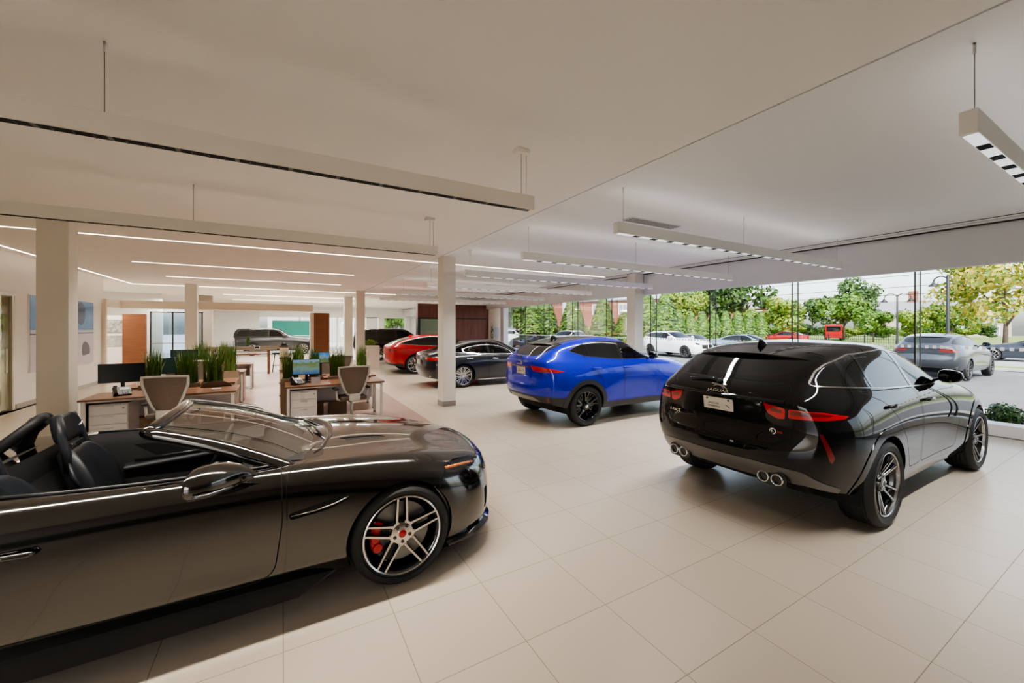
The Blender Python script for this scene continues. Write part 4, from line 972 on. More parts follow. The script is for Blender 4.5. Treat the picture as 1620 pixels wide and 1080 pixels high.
def dark_saloon():
    xm = pch([(-1.2, -1.4), (-.98, -1.05), (-.78, -.86), (-.46, -.60), (-.3, -.36), (0, 0), (2.93, 2.96), (3.9, 3.95)])
    sp = retail(suv_spec(xm, lambda z: z, .955, sedan_top()), -1.08, [.30, .44, .58, .74, .91])
    P = dict(spec=sp, wb=2.96, Rt=.345, Ra=.38, ring=.03, archoff=.004, xt=-1.05, xn=3.7, track=.80,
        dlo=[(-.36, 1.06), (.3, 1.02), (1.2, .985), (1.84, .975), (1.55, 1.17), (1.22, 1.325), (.7, 1.355), (.25, 1.305), (-.08, 1.20)],
        pillars=[(.82, .90, .03), (-.02, .01, .05)], trimmat=chrome,
        ws=(1.2, 0, .95), wsp=[(1.28, -.1), (1.25, .46), (1.22, .60), (1.65, .68), (2.04, .70), (2.16, .5), (2.22, -.1)],
        rgp=[(-.1, 1.10), (.50, 1.10), (.50, 1.345), (-.1, 1.365)], rgx=.15,
        lamps=[('tail', [(.46, .93), (.8, .925), (1.2, .915), (1.2, .84), (.8, .83), (.5, .85)])],
        flamps=[('head', [(.55, .72), (.9, .77), (.95, .70), (.6, .63)]), ('grille', [(-.1, .66), (.40, .66), (.36, .42), (-.1, .40)])],
        doors=[('doorF', [(.87, .975), (.87, .27), (2.0, .27), (2.1, .6), (2.02, .975)]), ('doorR', [(-.05, 1.03), (.16, .86), (.28, .75), (.42, .55), (.52, .27), (.84, .27), (.84, .975)])],
        gate=[(-.2, .62), (.50, .62), (.58, .72), (.60, .88), (.60, 1.05), (-.2, 1.2)],
        handles=dict(doorF=(1.06, .845), doorR=(.20, .865)), hmat=chrome,
        wheel=('xf', .345, .265, .24, alu, blk, satin, chrome, 40), cabz=.22, seats=(1.3, .5), dash=(1.9, .92), mirror=(1.78, .83, 1.04), mirk=.9, fin=.15, gF=midtint, gR=tint, gW=midtint, spin=.1)
    root, sk, sf = suv('saloon_car', 'very dark blue saloon car with silver ten-spoke wheels, partly behind the white column', (4.72, 12.02, 0), 0, p_night, P)
    x = sf.rear(0, .77); m = MB(); m.prism(roundpoly([(-.34, .67), (.34, .67), (.32, .84), (-.32, .84)], .04).tolist(), x - .002, x + .03, blk, axis='x'); m.obj('plate_recess', root)
    plate(root, x - .006, .76, tilt=0, letters=False)
    for s in (1, -1):
        m = MB(); pts = [(xx, s * (abs(sf.side(xx, z, s)) + .004), z) for xx, z in ((.48, .215), (1.2, .205), (2.5, .20))]
        m.tube(pts, .012, alu, 6); m.obj('sill_trim', root)
        m = MB(); xx = sf.rear(s * .55, .34); m.prism(roundpoly([(s * .55 + a, .36 + b) for a, b in ((-.08, -.022), (.08, -.022), (.08, .025), (-.08, .025))], .02).tolist(), xx - .004, xx + .05, darkchrome, axis='x'); m.obj('exhaust_pipe', root)
    return root
def red_crossover():
    xm = pch([(-1.2, -1.18), (-.98, -.90), (-.78, -.74), (-.46, -.50), (0, 0), (1.25, 1.35), (2.1, 2.4), (2.93, 2.99), (3.9, 3.78)])
    t = sedan_top(); z = lambda d, k=1.0: [(x, zz * k + d) for x, zz in d_]
    up = lambda j, f: [(x, f(x, zz)) for x, zz in t[j]]
    T = {j: up(j, lambda x, zz: zz * 1.05 + .02) for j in range(0, 6)}
    T[6] = [(-.98, 1.075), (-.78, 1.10), (-.46, 1.17), (0, 1.26), (.8, 1.31), (1.3, 1.27), (1.7, 1.17), (2.1, 1.06), (2.93, .96), (3.4, .88), (3.65, .76)]
    T[7] = [(-.98, 1.08), (-.78, 1.115), (-.46, 1.24), (0, 1.38), (.45, 1.445), (.9, 1.46), (1.25, 1.425), (1.7, 1.26), (2.1, 1.09), (2.93, .98), (3.4, .89), (3.65, .77)]
    T[8] = [(-.98, 1.085), (-.78, 1.12), (-.46, 1.26), (0, 1.42), (.45, 1.50), (.9, 1.515), (1.25, 1.47), (1.7, 1.30), (2.1, 1.11), (2.93, 1.0), (3.4, .905), (3.65, .78)]
    T[9] = [(-.98, 1.085), (-.78, 1.125), (-.46, 1.27), (0, 1.435), (.45, 1.515), (.9, 1.53), (1.25, 1.485), (1.7, 1.315), (2.1, 1.12), (2.93, 1.01), (3.4, .91), (3.65, .785)]
    sp = retail(suv_spec(xm, lambda q: q, .97, T), -.92, [.33, .47, .63, .80, .97])
    P = dict(spec=sp, wb=2.99, Rt=.37, Ra=.41, ring=.03, archoff=.004, xt=-.90, xn=3.6, track=.83,
        clad=[(-2, .1), (5, .1), (5, .33), (.6, .33), (-.4, .40), (-2, .48)],
        dlo=[(-.52, 1.17), (.2, 1.10), (1.2, 1.06), (2.1, 1.05), (1.75, 1.24), (1.35, 1.395), (.7, 1.43), (.2, 1.38), (-.2, 1.28)],
        pillars=[(.95, 1.02, .03), (.0, .03, .05)],
        ws=(1.3, 0, 1.0), wsp=[(1.42, -.1), (1.38, .48), (1.34, .62), (1.8, .69), (2.3, .71), (2.45, .5), (2.5, -.1)],
        rgp=[(-.1, 1.13), (.54, 1.13), (.54, 1.38), (-.1, 1.42)], rgx=.1,
        lamps=[('taildk', [(.36, .97), (.62, .965), (1.0, .95), (1.14, .92), (.9, .885), (.5, .88)])],
        flamps=[('head', [(.55, .80), (.9, .86), (.95, .78), (.6, .72)]), ('grille', [(-.1, .72), (.40, .72), (.36, .46), (-.1, .44)])],
        doors=[('doorF', [(.99, 1.055), (.99, .33), (2.2, .33), (2.3, .66), (2.2, 1.055)]), ('doorR', [(.0, 1.12), (.2, .95), (.34, .8), (.5, .33), (.96, .33), (.96, 1.055)])],
        gate=[(-.2, .62), (.52, .62), (.62, .75), (.62, 1.08), (-.2, 1.1)], handles={},
        wheel=('ipace', .37, .285, .25, alu, blk, satin, chrome, 36), seats=(1.4, .45), dash=(2.1, 1.0), mirror=(1.95, .86, 1.12), fin=.1, gF=tint, gR=darkglass, spoiler=(-.30, -.42, .52, .05), cab=False)
    root, sk, sf = suv('electric_crossover_car', 'bright red crossover car parked behind the saloon, tail towards the desks', (4.48, 16.3, 0), 0, p_red, P, lev=4)
    x = sf.rear(0, .66); plate(root, x - .01, .66, tilt=0, letters=False)
    return root
def boxy_top():
    z = {0: [(-.98, .46), (0, .36), (2.4, .34), (3.65, .34)], 1: [(-.98, .60), (0, .50), (2.4, .48), (3.65, .48)], 2: [(-.98, .76), (0, .70), (2.4, .66), (3.65, .64)], 3: [(-.98, .95), (0, .93), (2.4, .92), (3.65, .84)],
         4: [(-.98, 1.13), (0, 1.14), (2.4, 1.12), (2.93, 1.09), (3.4, 1.05), (3.65, .96)], 5: [(-.98, 1.22), (-.78, 1.25), (0, 1.235), (1.7, 1.21), (2.2, 1.19), (2.93, 1.15), (3.4, 1.11), (3.65, 1.02)],
         6: [(-.98, 1.25), (-.78, 1.40), (-.46, 1.52), (0, 1.53), (1.3, 1.52), (1.7, 1.35), (2.1, 1.21), (2.93, 1.17), (3.4, 1.13), (3.65, 1.04)],
         7: [(-.98, 1.26), (-.78, 1.45), (-.46, 1.72), (0, 1.76), (.9, 1.76), (1.25, 1.73), (1.7, 1.46), (2.1, 1.23), (2.93, 1.18), (3.4, 1.14), (3.65, 1.05)]}
    z[8] = [(x, q + (.05 if -.6 < x < 1.5 else .02)) for x, q in z[7]]; z[9] = [(x, q + (.065 if -.6 < x < 1.5 else .03)) for x, q in z[7]]
    return z
def boxy_suv(label, loc, rz, paint, group=None, lev=3, k=1.):
    xm = pch([(-1.2, -1.2), (-.98, -1.06), (-.78, -1.0), (-.46, -.88), (-.3, -.6), (0, 0), (2.93, 2.92), (3.9, 3.85)])
    zm = lambda q: q if q < .6 else .6 + (q - .6) * k
    sp = retail(suv_spec(xm, zm, 1.0, boxy_top()), -1.08, [.46, .60, zm(.76), zm(.95), zm(1.13)])
    P = dict(spec=sp, wb=2.92, Rt=.39, Ra=.43, ring=.03, archoff=.004, xt=-1.05, xn=3.7, track=.85,
        dlo=[(x, zm(z)) for x, z in [(-.86, 1.30), (.3, 1.27), (1.86, 1.235), (1.58, 1.46), (1.28, 1.67), (.7, 1.70), (-.70, 1.66)]], pillars=[(.86, .96, .02), (-.12, -.04, .02)], trimmat=blk,
        ws=(1.3, 0, zm(1.15)), wsp=[(1.30, -.1), (1.27, .50), (1.24, .64), (1.65, .70), (2.04, .72), (2.16, .55), (2.24, -.1)],
        rgp=[(x, zm(z)) for x, z in [(-.1, 1.32), (.58, 1.32), (.56, 1.68), (-.1, 1.70)]],
        lamps=[('tail', [(.66, 1.12), (1.02, 1.12), (1.02, .95), (.66, .95)])], flamps=[('head', [(.45, 1.0), (.9, 1.02), (.95, .88), (.45, .88)]), ('grille', [(-.1, 1.0), (.42, 1.0), (.42, .84), (-.1, .84)])],
        handles={}, wheel=('multi', .39, .28, .26, alu, blk, satin, chrome, 24), mirror=(1.80, .90, zm(1.33)), gF=tint, gR=darkglass, far=True)
    return suv('off_road_car', label, loc, rz, paint, P, group, lev)[0]
def small_suv(label, loc, rz, paint, group=None, lev=3, name='parked_car'):
    P = dict(spec=suv_spec(), wb=2.90, Rt=.375, Ra=.42, ring=.04, archoff=.004, xt=-.98, xn=3.7, track=.85,
        dlo=[(-.72, 1.295), (.3, 1.225), (1.2, 1.195), (1.86, 1.185), (1.62, 1.33), (1.25, 1.51), (.7, 1.565), (.0, 1.535), (-.42, 1.455), (-.56, 1.40)], pillars=[(.86, .93, .02), (-.24, -.20, .05)],
        ws=(1.3, 0, 1.15), wsp=[(1.30, -.1), (1.27, .50), (1.24, .64), (1.65, .70), (2.04, .72), (2.16, .55), (2.24, -.1)], rgp=[(-.1, 1.305), (.42, 1.315), (.57, 1.37), (.60, 1.46), (.60, 1.56), (-.1, 1.56)],
        lamps=[('taildk', [(.43, 1.125), (.9, 1.09), (1.21, 1.035), (1.19, 1.02), (.655, 1.01), (.47, 1.03)])], flamps=[('head', [(.55, .90), (.9, .95), (.95, .86), (.6, .80)]), ('grille', [(-.1, .84), (.42, .84), (.36, .60), (-.1, .58)])],
        handles={}, trimmat=satin, wheel=('multi', .375, .27, .25, darkalu, blk, satin, chrome, 24), mirror=(1.78, .86, 1.26), gF=tint, gR=darkglass, far=True, spoiler=(-.34, -.50, .62, .02))
    return suv(name, label, loc, rz, paint, P, group, lev)[0]
def small_saloon(label, loc, rz, paint, group=None, lev=3):
    xm = pch([(-1.2, -1.4), (-.98, -1.22), (-.78, -.95), (-.46, -.60), (-.3, -.36), (0, 0), (2.93, 2.96), (3.9, 3.95)])
    sp = retail(suv_spec(xm, lambda z: z, .955, sedan_top()), -1.25, [.30, .44, .58, .74, .91])
    P = dict(spec=sp, wb=2.96, Rt=.345, Ra=.38, ring=.03, archoff=.004, xt=-1.22, xn=3.7, track=.80,
        dlo=[(-.36, 1.06), (.3, 1.02), (1.2, .985), (1.84, .975), (1.55, 1.17), (1.22, 1.325), (.7, 1.355), (.25, 1.305), (-.08, 1.20)], pillars=[(.82, .90, .03), (-.02, .01, .05)], trimmat=satin,
        ws=(1.2, 0, .95), wsp=[(1.28, -.1), (1.25, .46), (1.22, .60), (1.65, .68), (2.04, .70), (2.16, .5), (2.22, -.1)], rgp=[(-.1, 1.10), (.50, 1.10), (.50, 1.345), (-.1, 1.365)], rgx=.15,
        lamps=[('taildk', [(.46, .93), (.8, .925), (1.2, .915), (1.2, .84), (.8, .83), (.5, .85)])], flamps=[('head', [(.55, .72), (.9, .77), (.95, .70), (.6, .63)]), ('grille', [(-.1, .66), (.40, .66), (.36, .42), (-.1, .40)])],
        handles={}, wheel=('multi', .345, .25, .24, alu, blk, satin, chrome, 24), mirror=(1.78, .83, 1.04), mirk=.9, gF=tint, gR=darkglass, far=True)
    return suv('parked_car', label, loc, rz, paint, P, group, lev)[0]
# ------------------------------------------------------------------ the showroom shell
H = 3.43
def struct(o): o['kind'] = 'structure'; return o
w_white = mat('wall_white', (.80, .785, .75), .7, noise=(3., .3, (.785, .77, .735)))
w_daylit = mat('header_daylit', (.77, .79, .81), .7); w_ceil_daylit = mat('ceiling_daylit', (.86, .87, .875), .8)  # cool window daylight is tinted into these two colours
w_ceil = mat('ceiling_paint', (.88, .87, .845), .8, noise=(1.5, .3, (.87, .86, .835)))
w_cream = mat('cream_paint', (.74, .66, .55), .7, noise=(3., .3, (.72, .64, .53)))
w_tan = mat('tan_panel', (.56, .44, .33), .6, noise=(4., .3, (.53, .41, .31)))
w_dark = mat('dark_bronze', (.03, .026, .022), .4)
w_col = mat('column_paint', (.76, .73, .66), .6, noise=(4., .3, (.74, .71, .64)))
metal_base = mat('steel_base', (.35, .34, .32), .45, .7)
sill_w = mat('sill_white', (.85, .86, .86), .35)
def tile_mat(name, ca, cb, x0, y0, sx, sy, grout, rough, w=.0035, noise_s=2.):
    m = bpy.data.materials.new(name); m.use_nodes = True; nt = m.node_tree; b = nt.nodes['Principled BSDF']
    N = nt.nodes.new; L = nt.links.new
    tc = N('ShaderNodeTexCoord'); sp = N('ShaderNodeSeparateXYZ'); L(tc.outputs['Object'], sp.inputs[0])
    def math_(op, a, bb=None):
        n = N('ShaderNodeMath'); n.operation = op
        for i, q in enumerate((a, bb)):
            if q is None: continue
            if isinstance(q, (int, float)): n.inputs[i].default_value = q
            else: L(q, n.inputs[i])
        return n.outputs[0]
    lines = []; ids = []
    for out, o, s in ((sp.outputs['X'], x0, sx), (sp.outputs['Y'], y0, sy)):
        t = math_('DIVIDE', math_('SUBTRACT', out, o), s); fr = math_('FRACT', t); ids.append(math_('FLOOR', t))
        d = math_('MULTIPLY', math_('MINIMUM', fr, math_('SUBTRACT', 1., fr)), s); lines.append(math_('LESS_THAN', d, w / 2))
    ln = math_('MAXIMUM', lines[0], lines[1])
    cb_ = N('ShaderNodeCombineXYZ'); L(ids[0], cb_.inputs[0]); L(ids[1], cb_.inputs[1])
    wn = N('ShaderNodeTexWhiteNoise'); wn.noise_dimensions = '2D'; L(cb_.outputs[0], wn.inputs['Vector'])
    f = wn.outputs['Value']
    mx = N('ShaderNodeMix'); mx.data_type = 'RGBA'; mx.inputs[6].default_value = (*ca, 1); mx.inputs[7].default_value = (*cb, 1); L(f, mx.inputs[0])
    m2 = N('ShaderNodeMix'); m2.data_type = 'RGBA'; m2.inputs[7].default_value = (*grout, 1); L(ln, m2.inputs[0]); L(mx.outputs[2], m2.inputs[6]); L(m2.outputs[2], b.inputs['Base Color'])
    L(math_('MAXIMUM', rough, math_('MULTIPLY', ln, .8)), b.inputs['Roughness'])
    b.inputs['Specular IOR Level'].default_value = .5
    return m
def wood_mat(name, a, b_, scale=(1, 1, 14), rough=.42, sc=3.):
    return mat(name, a, rough, noise=(sc, .22, b_, scale))
floor_m = tile_mat('floor_tiles', (.475, .41, .33), (.50, .433, .35), 1.2135, 1.34, .605, .605, (.25, .205, .16), .29, .0045)
mauve_m = tile_mat('mauve_tiles', (.30, .205, .17), (.34, .24, .20), 0, 7.34, .305, 1.22, (.30, .22, .19), .38, .002)
b = MB(); b.box((2.5, 18, -.06), (15.4, 48, .12), floor_m); struct(b.obj('floor'))
b = MB(); b.box((-.22, 12.67, .001), (5.34, 10.66, .004), mauve_m); struct(b.obj('floor'))
# ceiling: two fields with a shadow gap between them
b = MB(); b.box((-.985, 16, H + .1), (8.23, 44, .2), w_ceil); struct(b.obj('ceiling'))
b = MB(); b.box((-6.4, 27.2, H + .1), (2.6, 19, .2), w_ceil); struct(b.obj('ceiling'))
b = MB(); b.box((-6.4, 27.2, -.06), (2.6, 19, .119), floor_m); struct(b.obj('floor'))
b = MB(); b.box((6.36, 16, H + .1), (6.42, 44, .2), w_ceil_daylit); struct(b.obj('ceiling'))
b = MB(); b.box((3.14, 16, H + .16), (.03, 44, .06), matt); struct(b.obj('trim_1'))
# window wall header, slots, sill
b = MB(); b.box((9.65, 16, 3.115), (.16, 44, .65), w_daylit); b.box((10.15, 16, 3.20), (.9, 44, .46), w_daylit); b.box((9.30, 16, H - .001), (.10, 44, .006), mat('slot_white', (.6, .6, .6), .5)); struct(b.obj('wall_right'))
b = MB(); b.box((9.10, 16, H - .004), (.02, 44, .008), w_dark); b.box((9.54, 16, H - .012), (.02, 44, .024), w_dark); struct(b.obj('trim_2'))
b = MB(); b.box((10.40, 8.6, .10), (.34, 29, .20), sill_w, .012); struct(b.obj('trim_3'))
# glass panes, fins, dotted safety strip
gl = glass('window_glass', (.95, .975, .965), .40); fin_g = glass('fin_glass', (.84, .91, .88), .35)
dotm = mat('frosted_glow', (.95, .96, .96), .6, emit=(1, 1, 1), estr=.25)  # dots are no lamp, a faint glow is added to whiten them
YF = [-5.48, -3.44, -1.40, .64, 2.68, 4.735, 6.77, 8.80, 10.80, 12.74, 14.76, 16.78, 18.6]
for k in range(len(YF) - 1):
    y0, y1 = YF[k], YF[k + 1]
    b = MB(); b.add([(10.42, y0 + .006, .2), (10.42, y1 - .006, .2), (10.42, y1 - .006, 2.97), (10.42, y0 + .006, 2.97)], [(0, 1, 2, 3)], gl); o = b.obj('window_%d' % (k + 1)); struct(o)
    b = MB()
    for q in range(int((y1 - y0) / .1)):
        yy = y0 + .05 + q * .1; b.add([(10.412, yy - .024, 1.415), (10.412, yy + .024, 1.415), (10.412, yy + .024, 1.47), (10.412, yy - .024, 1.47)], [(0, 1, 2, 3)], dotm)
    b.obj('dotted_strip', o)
    b = MB(); b.box((10.42, y1, 1.585), (.03, .014, 2.77), w_dark); b.obj('window_joint', o)
    b = MB(); b.add([(10.16, y1, .2), (10.40, y1, .2), (10.40, y1, 2.97), (10.16, y1, 2.97)], [(0, 1, 2, 3)], fin_g); b.box((10.15, y1, 1.585), (.018, .020, 2.77), w_dark); b.obj('glass_fin', o)
# columns
def column(name, x, y, w, d, z1=H, m=w_col, label=None):
    b = MB(); b.box((x, y, z1 / 2), (w, d, z1), m, .004); o = struct(b.obj(name)); bb = MB(); bb.box((x, y, .06), (w + .012, d + .012, .12), metal_base); bb.obj('column_base', o); return o
column('wall_column', -2.99, 8.78, .34, .33); column('wall_column', 3.31, 8.80, .31, .33); column('wall_column', 9.36, 8.72, .34, .34)
column('wall_column', -2.99, 19.2, .36, .34); column('wall_column', 3.02, 18.9, .36, .30); column('wall_column', 3.0, 22.6, .40, .40)
column('wall_column', 10.28, 18.7, .30, .34, m=sill_w); column('wall_column', -3.4, 25.5, .55, .4, m=mat('taupe_paint', (.30, .25, .21), .7))
# left wall with glazed door
b = MB(); b.box((-5.2, 15.55, H / 2), (.2, 5.0, H), w_white); b.box((-5.2, 11.4, 3.0), (.2, 3.3, .87), w_white); b.box((-5.2, 4.5, H / 2), (.2, 11, H), w_white); struct(b.obj('wall_left'))
b = MB(); b.box((-5.085, 15.5, .055), (.02, 4.9, .11), mat('base_grey', (.42, .40, .38), .5)); struct(b.obj('baseboard_left'))
brz = mat('frame_bronze', (.50, .47, .41), .4, .2)
b = MB(); b.box((-5.12, 11.4, 2.52), (.12, 3.1, .08), brz)
for y in (9.98, 11.5, 12.92): b.box((-5.10, y, 1.26), (.05, .06, 2.52), brz)
o = struct(b.obj('door_1')); b = MB(); b.box((-5.12, 11.4, 1.24), (.02, 3.0, 2.46), glass('bronze_glass', (.66, .64, .52), .6)); b.obj('door_pane', o)
b = MB(); b.box((-5.06, 12.62, 1.1), (.03, .03, .5), alu); b.obj('door_handle', o)
b = MB(); b.box((-6.6, 11.4, 1.5), (.1, 5, 3.2), mat('room_brown', (.33, .25, .16), .7)); struct(b.obj('office_wall'))
b = MB(); b.box((-5.8, 11.4, -.05), (1.6, 5, .1), floor_m); struct(b.obj('office_floor')); b = MB(); b.box((-5.9, 11.4, 3.0), (1.5, 5, .1), w_ceil); struct(b.obj('office_ceiling'))
# walls nobody sees, they carry the reflections
b = MB(); b.box((2.6, -5.6, H / 2 + .55), (15.8, .2, H - 1.1), mat('wall_taupe', (.36, .32, .28), .7)); b.box((2.6, -5.6, .55), (15.8, .2, 1.1), mat('wall_espresso', (.035, .028, .023), .6)); struct(b.obj('wall_front'))
# portal beam, timber pier, back room
b = MB(); b.box((-2.0, 19.55, 2.64), (6.3, .40, .28), w_cream); struct(b.obj('trim_4'))
b = MB(); b.box((-5.06, 17.97, 1.3), (.10, .16, 2.6), w_cream); b.box((-5.10, 18.8, 2.62), (.16, 1.6, .25), w_cream); struct(b.obj('trim_5'))
wood_o = wood_mat('orange_timber', (.25, .10, .045), (.18, .068, .030), (.6, .6, 9)); wood_r = wood_mat('walnut_boards', (.23, .085, .055), (.15, .055, .038), (7, 7, .5), sc=2.)
b = MB(); b.box((1.50, 19.6, 1.22), (.62, .35, 2.44), wood_o); struct(b.obj('timber_pillar')); b = MB(); b.box((1.12, 19.62, 1.22), (.14, .35, 2.44), w_cream); struct(b.obj('trim_6'))
b = MB(); b.box((-5.09, 21.2, 1.2), (.70, .12, 2.28), wood_o); struct(b.obj('timber_wall'))
# feature wall by the window
b = MB(); b.box((7.75, 19.6, 2.65), (3.9, .3, .70), wood_r); b.box((8.75, 19.6, 1.15), (1.95, .3, 2.3), wood_r); b.box((5.86, 19.6, 1.15), (.12, .34, 2.3), w_dark); b.box((7.76, 19.6, 2.27), (3.7, .32, .06), w_dark); struct(b.obj('timber_wall'))
b = MB(); b.box((6.85, 19.8, 1.15), (1.9, .02, 2.3), glass('showcase_glass', (.35, .40, .36), 1.0)); struct(b.obj('window_13'))
b = MB(); b.box((10.06, 19.5, H / 2), (.76, .3, H), w_tan); struct(b.obj('wall_back_right'))
# far glazed end of the building
b = MB(); b.box((-7.6, 27, H / 2), (.2, 19, H), w_white); b.box((-6.3, 25, H / 2), (2.6, .2, H), w_white); b.box((-6.4, 17.9, H / 2), (2.4, .2, H), w_white); b.box((-3.35, 36.5, H / 2), (3.6, .2, H), w_white); b.box((4.38, 36.5, 3.03), (11.84, .2, .8), sill_w)
struct(b.obj('wall_back'))
b = MB()
for x in (1.2, 4.0, 5.8, 7.6, 9.9): b.box((x, 36.5, 1.35), (.45 if x > 5 else .12, .25, 2.7), sill_w)
b.box((6.8, 36.5, 1.35), (.9, .2, 2.7), sill_w); struct(b.obj('back_pillar'))
b = MB(); b.box((4.4, 36.52, 1.35), (11.8, .02, 2.7), gl); struct(b.obj('window_14'))
b = MB(); b.box((10.3, 28.5, H / 2), (.2, 17, H), w_white); struct(b.obj('wall_right_back'))
teal = mat('teal_panel', (.015, .25, .21), .35, noise=(1., .3, (.02, .30, .25)))
b = MB(); b.box((.6, 36.3, 1.35), (2.6, .05, 2.0), teal); b.box((.6, 36.27, 1.15), (2.6, .02, .05), sill_w); o = tag(b.obj('wall_screen'), 'wide teal green screen panel on the far wall behind the grey off-road car', 'panel')
# ------------------------------------------------------------------ lights that hang or sit in the ceiling
led = mat('led_strip', (1, .9, .75), .5, emit=(1., .84, .66), estr=4.5)
glow = mat('luminaire_glow', (.8, .85, .9), .5, emit=(.9, .95, 1.), estr=.55); dimglow = mat('luminaire_dim', (.05, .045, .04), .5, emit=(1., .9, .8), estr=.03)
lum_w = mat('luminaire_white', (.90, .86, .80), .45); lum_daylit = mat('luminaire_daylit', (.90, .90, .89), .45)  # second white has the cool daylight of the window side mixed in
def led_strip(x0, y0, x1, y1, label, w=.034):
    b = MB(); b.box(((x0 + x1) / 2, (y0 + y1) / 2, H - .004), (max(abs(x1 - x0), w), max(abs(y1 - y0), w), .008), led)
    tag(b.obj('led_strip'), label, 'ceiling light', 'recessed light lines in the ceiling')
led_strip(-4.75, 9.66, 9.0, 9.66, 'longest glowing light line in the ceiling, first one behind the columns')
led_strip(-3.22, 13.2, 1.92, 13.2, 'glowing ceiling light line, second from the columns, above the desks')
led_strip(-3.2, 16.45, 1.92, 16.45, 'short glowing ceiling light line, third from the columns')
led_strip(-4.85, 19.9, 4.85, 19.9, 'glowing ceiling light line above the cream portal beam')
led_strip(-4.85, 10.6, -4.85, 19.85, 'glowing light line running along the top of the left wall')
led_strip(-2.5, 24.0, 4.0, 24.0, 'glowing ceiling light line over the far room, first behind the portal beam')
led_strip(-2.5, 28.0, 4.5, 28.0, 'farthest glowing ceiling light line, deep in the far room')
def pendant(x0, x1, y, label, group, canopy_right=True, cells=True):
    t = thing('pendant_light', label, 'pendant light', (x0, y, H), 0, group); L_ = x1 - x0; zb, zt = 2.885 - H, 3.015 - H
    b = MB(); b.box((L_ / 2, 0, (zb + zt) / 2), (L_, .075, zt - zb), lum_w if canopy_right else lum_daylit, .004); b.obj('housing', t)
    b = MB(); n = int(L_ / .30)
    b.add([(.04, -.030, zb - .002), (L_ - .04, -.030, zb - .002), (L_ - .04, .030, zb - .002), (.04, .030, zb - .002)], [(3, 2, 1, 0)], glow if not canopy_right else dimglow); b.obj('diffuser', t)
    b = MB(); wl = .105 if not canopy_right else .275
    for k in range(n):
        x = .28 + k * .30 if not canopy_right else .06 + k * .30
        b.box((x + wl / 2, 0, zb - .001), (wl, .056, .004), matt)
        for q in range(3): b.box((x + wl * (.2 + .3 * q), 0, zb - .004), (.006, .054, .004), satin)
    b.box((L_ / 2, 0, zb + .02), (L_ - .2, .02, .01), matt); b.obj('louvre_grille', t)
    for x in ((.12, L_ * .45, L_ - .15) if L_ > 5 else (L_ - 2.9, L_ - .12)):
        c = MB(); c.tube([(x, 0, zt), (x, 0, -.03)], .0022, darkalu, 6); c.tube([(x, 0, -.06), (x, 0, 0)], .007, alu, 8); c.obj('suspension_wire', t)
    if canopy_right:
        c = MB(); x = L_ - .12; c.box((x, 0, -.02), (.13, .10, .04), lum_w, .006); c.tube([(x + .05, .0, -.03), (x + .055, 0, -.2), (x + .05, 0, zt)], .004, lum_w, 6); c.obj('canopy', t)
    return t
pendant(-2.4, 2.02, 3.13, 'long white pendant light on wires, the nearest one above the open sports car', 'white bar pendants over the showroom')
pendant(-2.4, 2.02, 5.75, 'long white pendant light behind the nearest one, above the front desks', 'white bar pendants over the showroom')
ords = ['white pendant light bar at the photo\'s right edge, its near end cut square', 'white pendant light bar beside the slotted air vent, above the black car', 'white pendant light bar above the bright blue car, next behind the one by the vent',
        'white pendant light bar just behind the middle column, above the dark saloon', 'white pendant light bar over the gap between saloon and red car', 'white pendant light bar above the red car', 'farthest white pendant light bar, near the timber feature wall']
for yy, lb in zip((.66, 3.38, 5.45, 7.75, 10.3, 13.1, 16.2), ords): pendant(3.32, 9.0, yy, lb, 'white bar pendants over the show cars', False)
b = MB(); b.box((5.0, 4.3, H - .004), (1.10, .20, .012), mat('vent_white', (.7, .7, .68), .5))
for q in range(4): b.box((5.0, 4.225 + q * .05, H - .012), (1.06, .014, .01), mat('vent_slot', (.22, .22, .22), .6))
tag(b.obj('air_vent'), 'slotted white air vent in the ceiling beside a pendant light', 'air vent')
for x, y, l in ((3.45, 7.75, 'small grey ceiling sensor near the top of the middle column'), (-.2, 15.2, 'small round ceiling sensor between the light lines over the desks'), (8.6, 4.9, 'small white ceiling sensor close to the window header')):
    b = MB(); b.lathe([(0, H - .06), (.04, H - .055), (.055, H - .02), (.06, H)], lum_w, 16, T=Matrix.Translation((x, y, 0))); tag(b.obj('ceiling_sensor'), l, 'sensor')
# ------------------------------------------------------------------ pictures on the left wall
sky_b = mat('print_sky', (.08, .22, .50), .4, noise=(.6, .3, (.14, .32, .62), (1, 1, 2))); haze = mat('print_haze', (.42, .46, .60), .4); salt = mat('print_ground', (.50, .46, .54), .4, noise=(6., .3, (.62, .58, .64), (1, .4, 4)))
b = MB(); b.box((-5.085, 15.35, 1.66), (.03, 3.6, 1.82), sill_w); o = tag(b.obj('wall_picture'), 'large landscape print on the left wall, blue sky over pale ground, partly behind the column', 'picture')
b = MB(); b.box((-5.066, 15.35, 2.15), (.006, 3.58, .82), sky_b); b.box((-5.066, 15.35, 1.70), (.006, 3.58, .10), haze); b.box((-5.066, 15.35, 1.20), (.006, 3.58, .90), salt); b.box((-5.062, 15.35, 1.64), (.006, 3.58, .03), mat('print_dark', (.10, .10, .13), .4))
b.obj('print', o)
b = MB(); b.prism(roundpoly([(16.3, 1.10), (16.35, 1.32), (16.5, 1.40), (16.7, 1.34), (16.85, 1.20), (16.86, 1.02), (16.35, .98)], .08).tolist(), -5.064, -5.058, mat('print_dark', (.1, .1, .13), .4), axis='x'); b.obj('printed_car', o); b = MB(); b.prism([(16.25 + .27 * cos(a), 2.2 + .33 * sin(a)) for a in [2 * pi * k / 20 for k in range(20)]], -5.064, -5.058, mat('print_shade', (.05, .09, .2), .4), axis='x'); b.obj('printed_balloon', o)
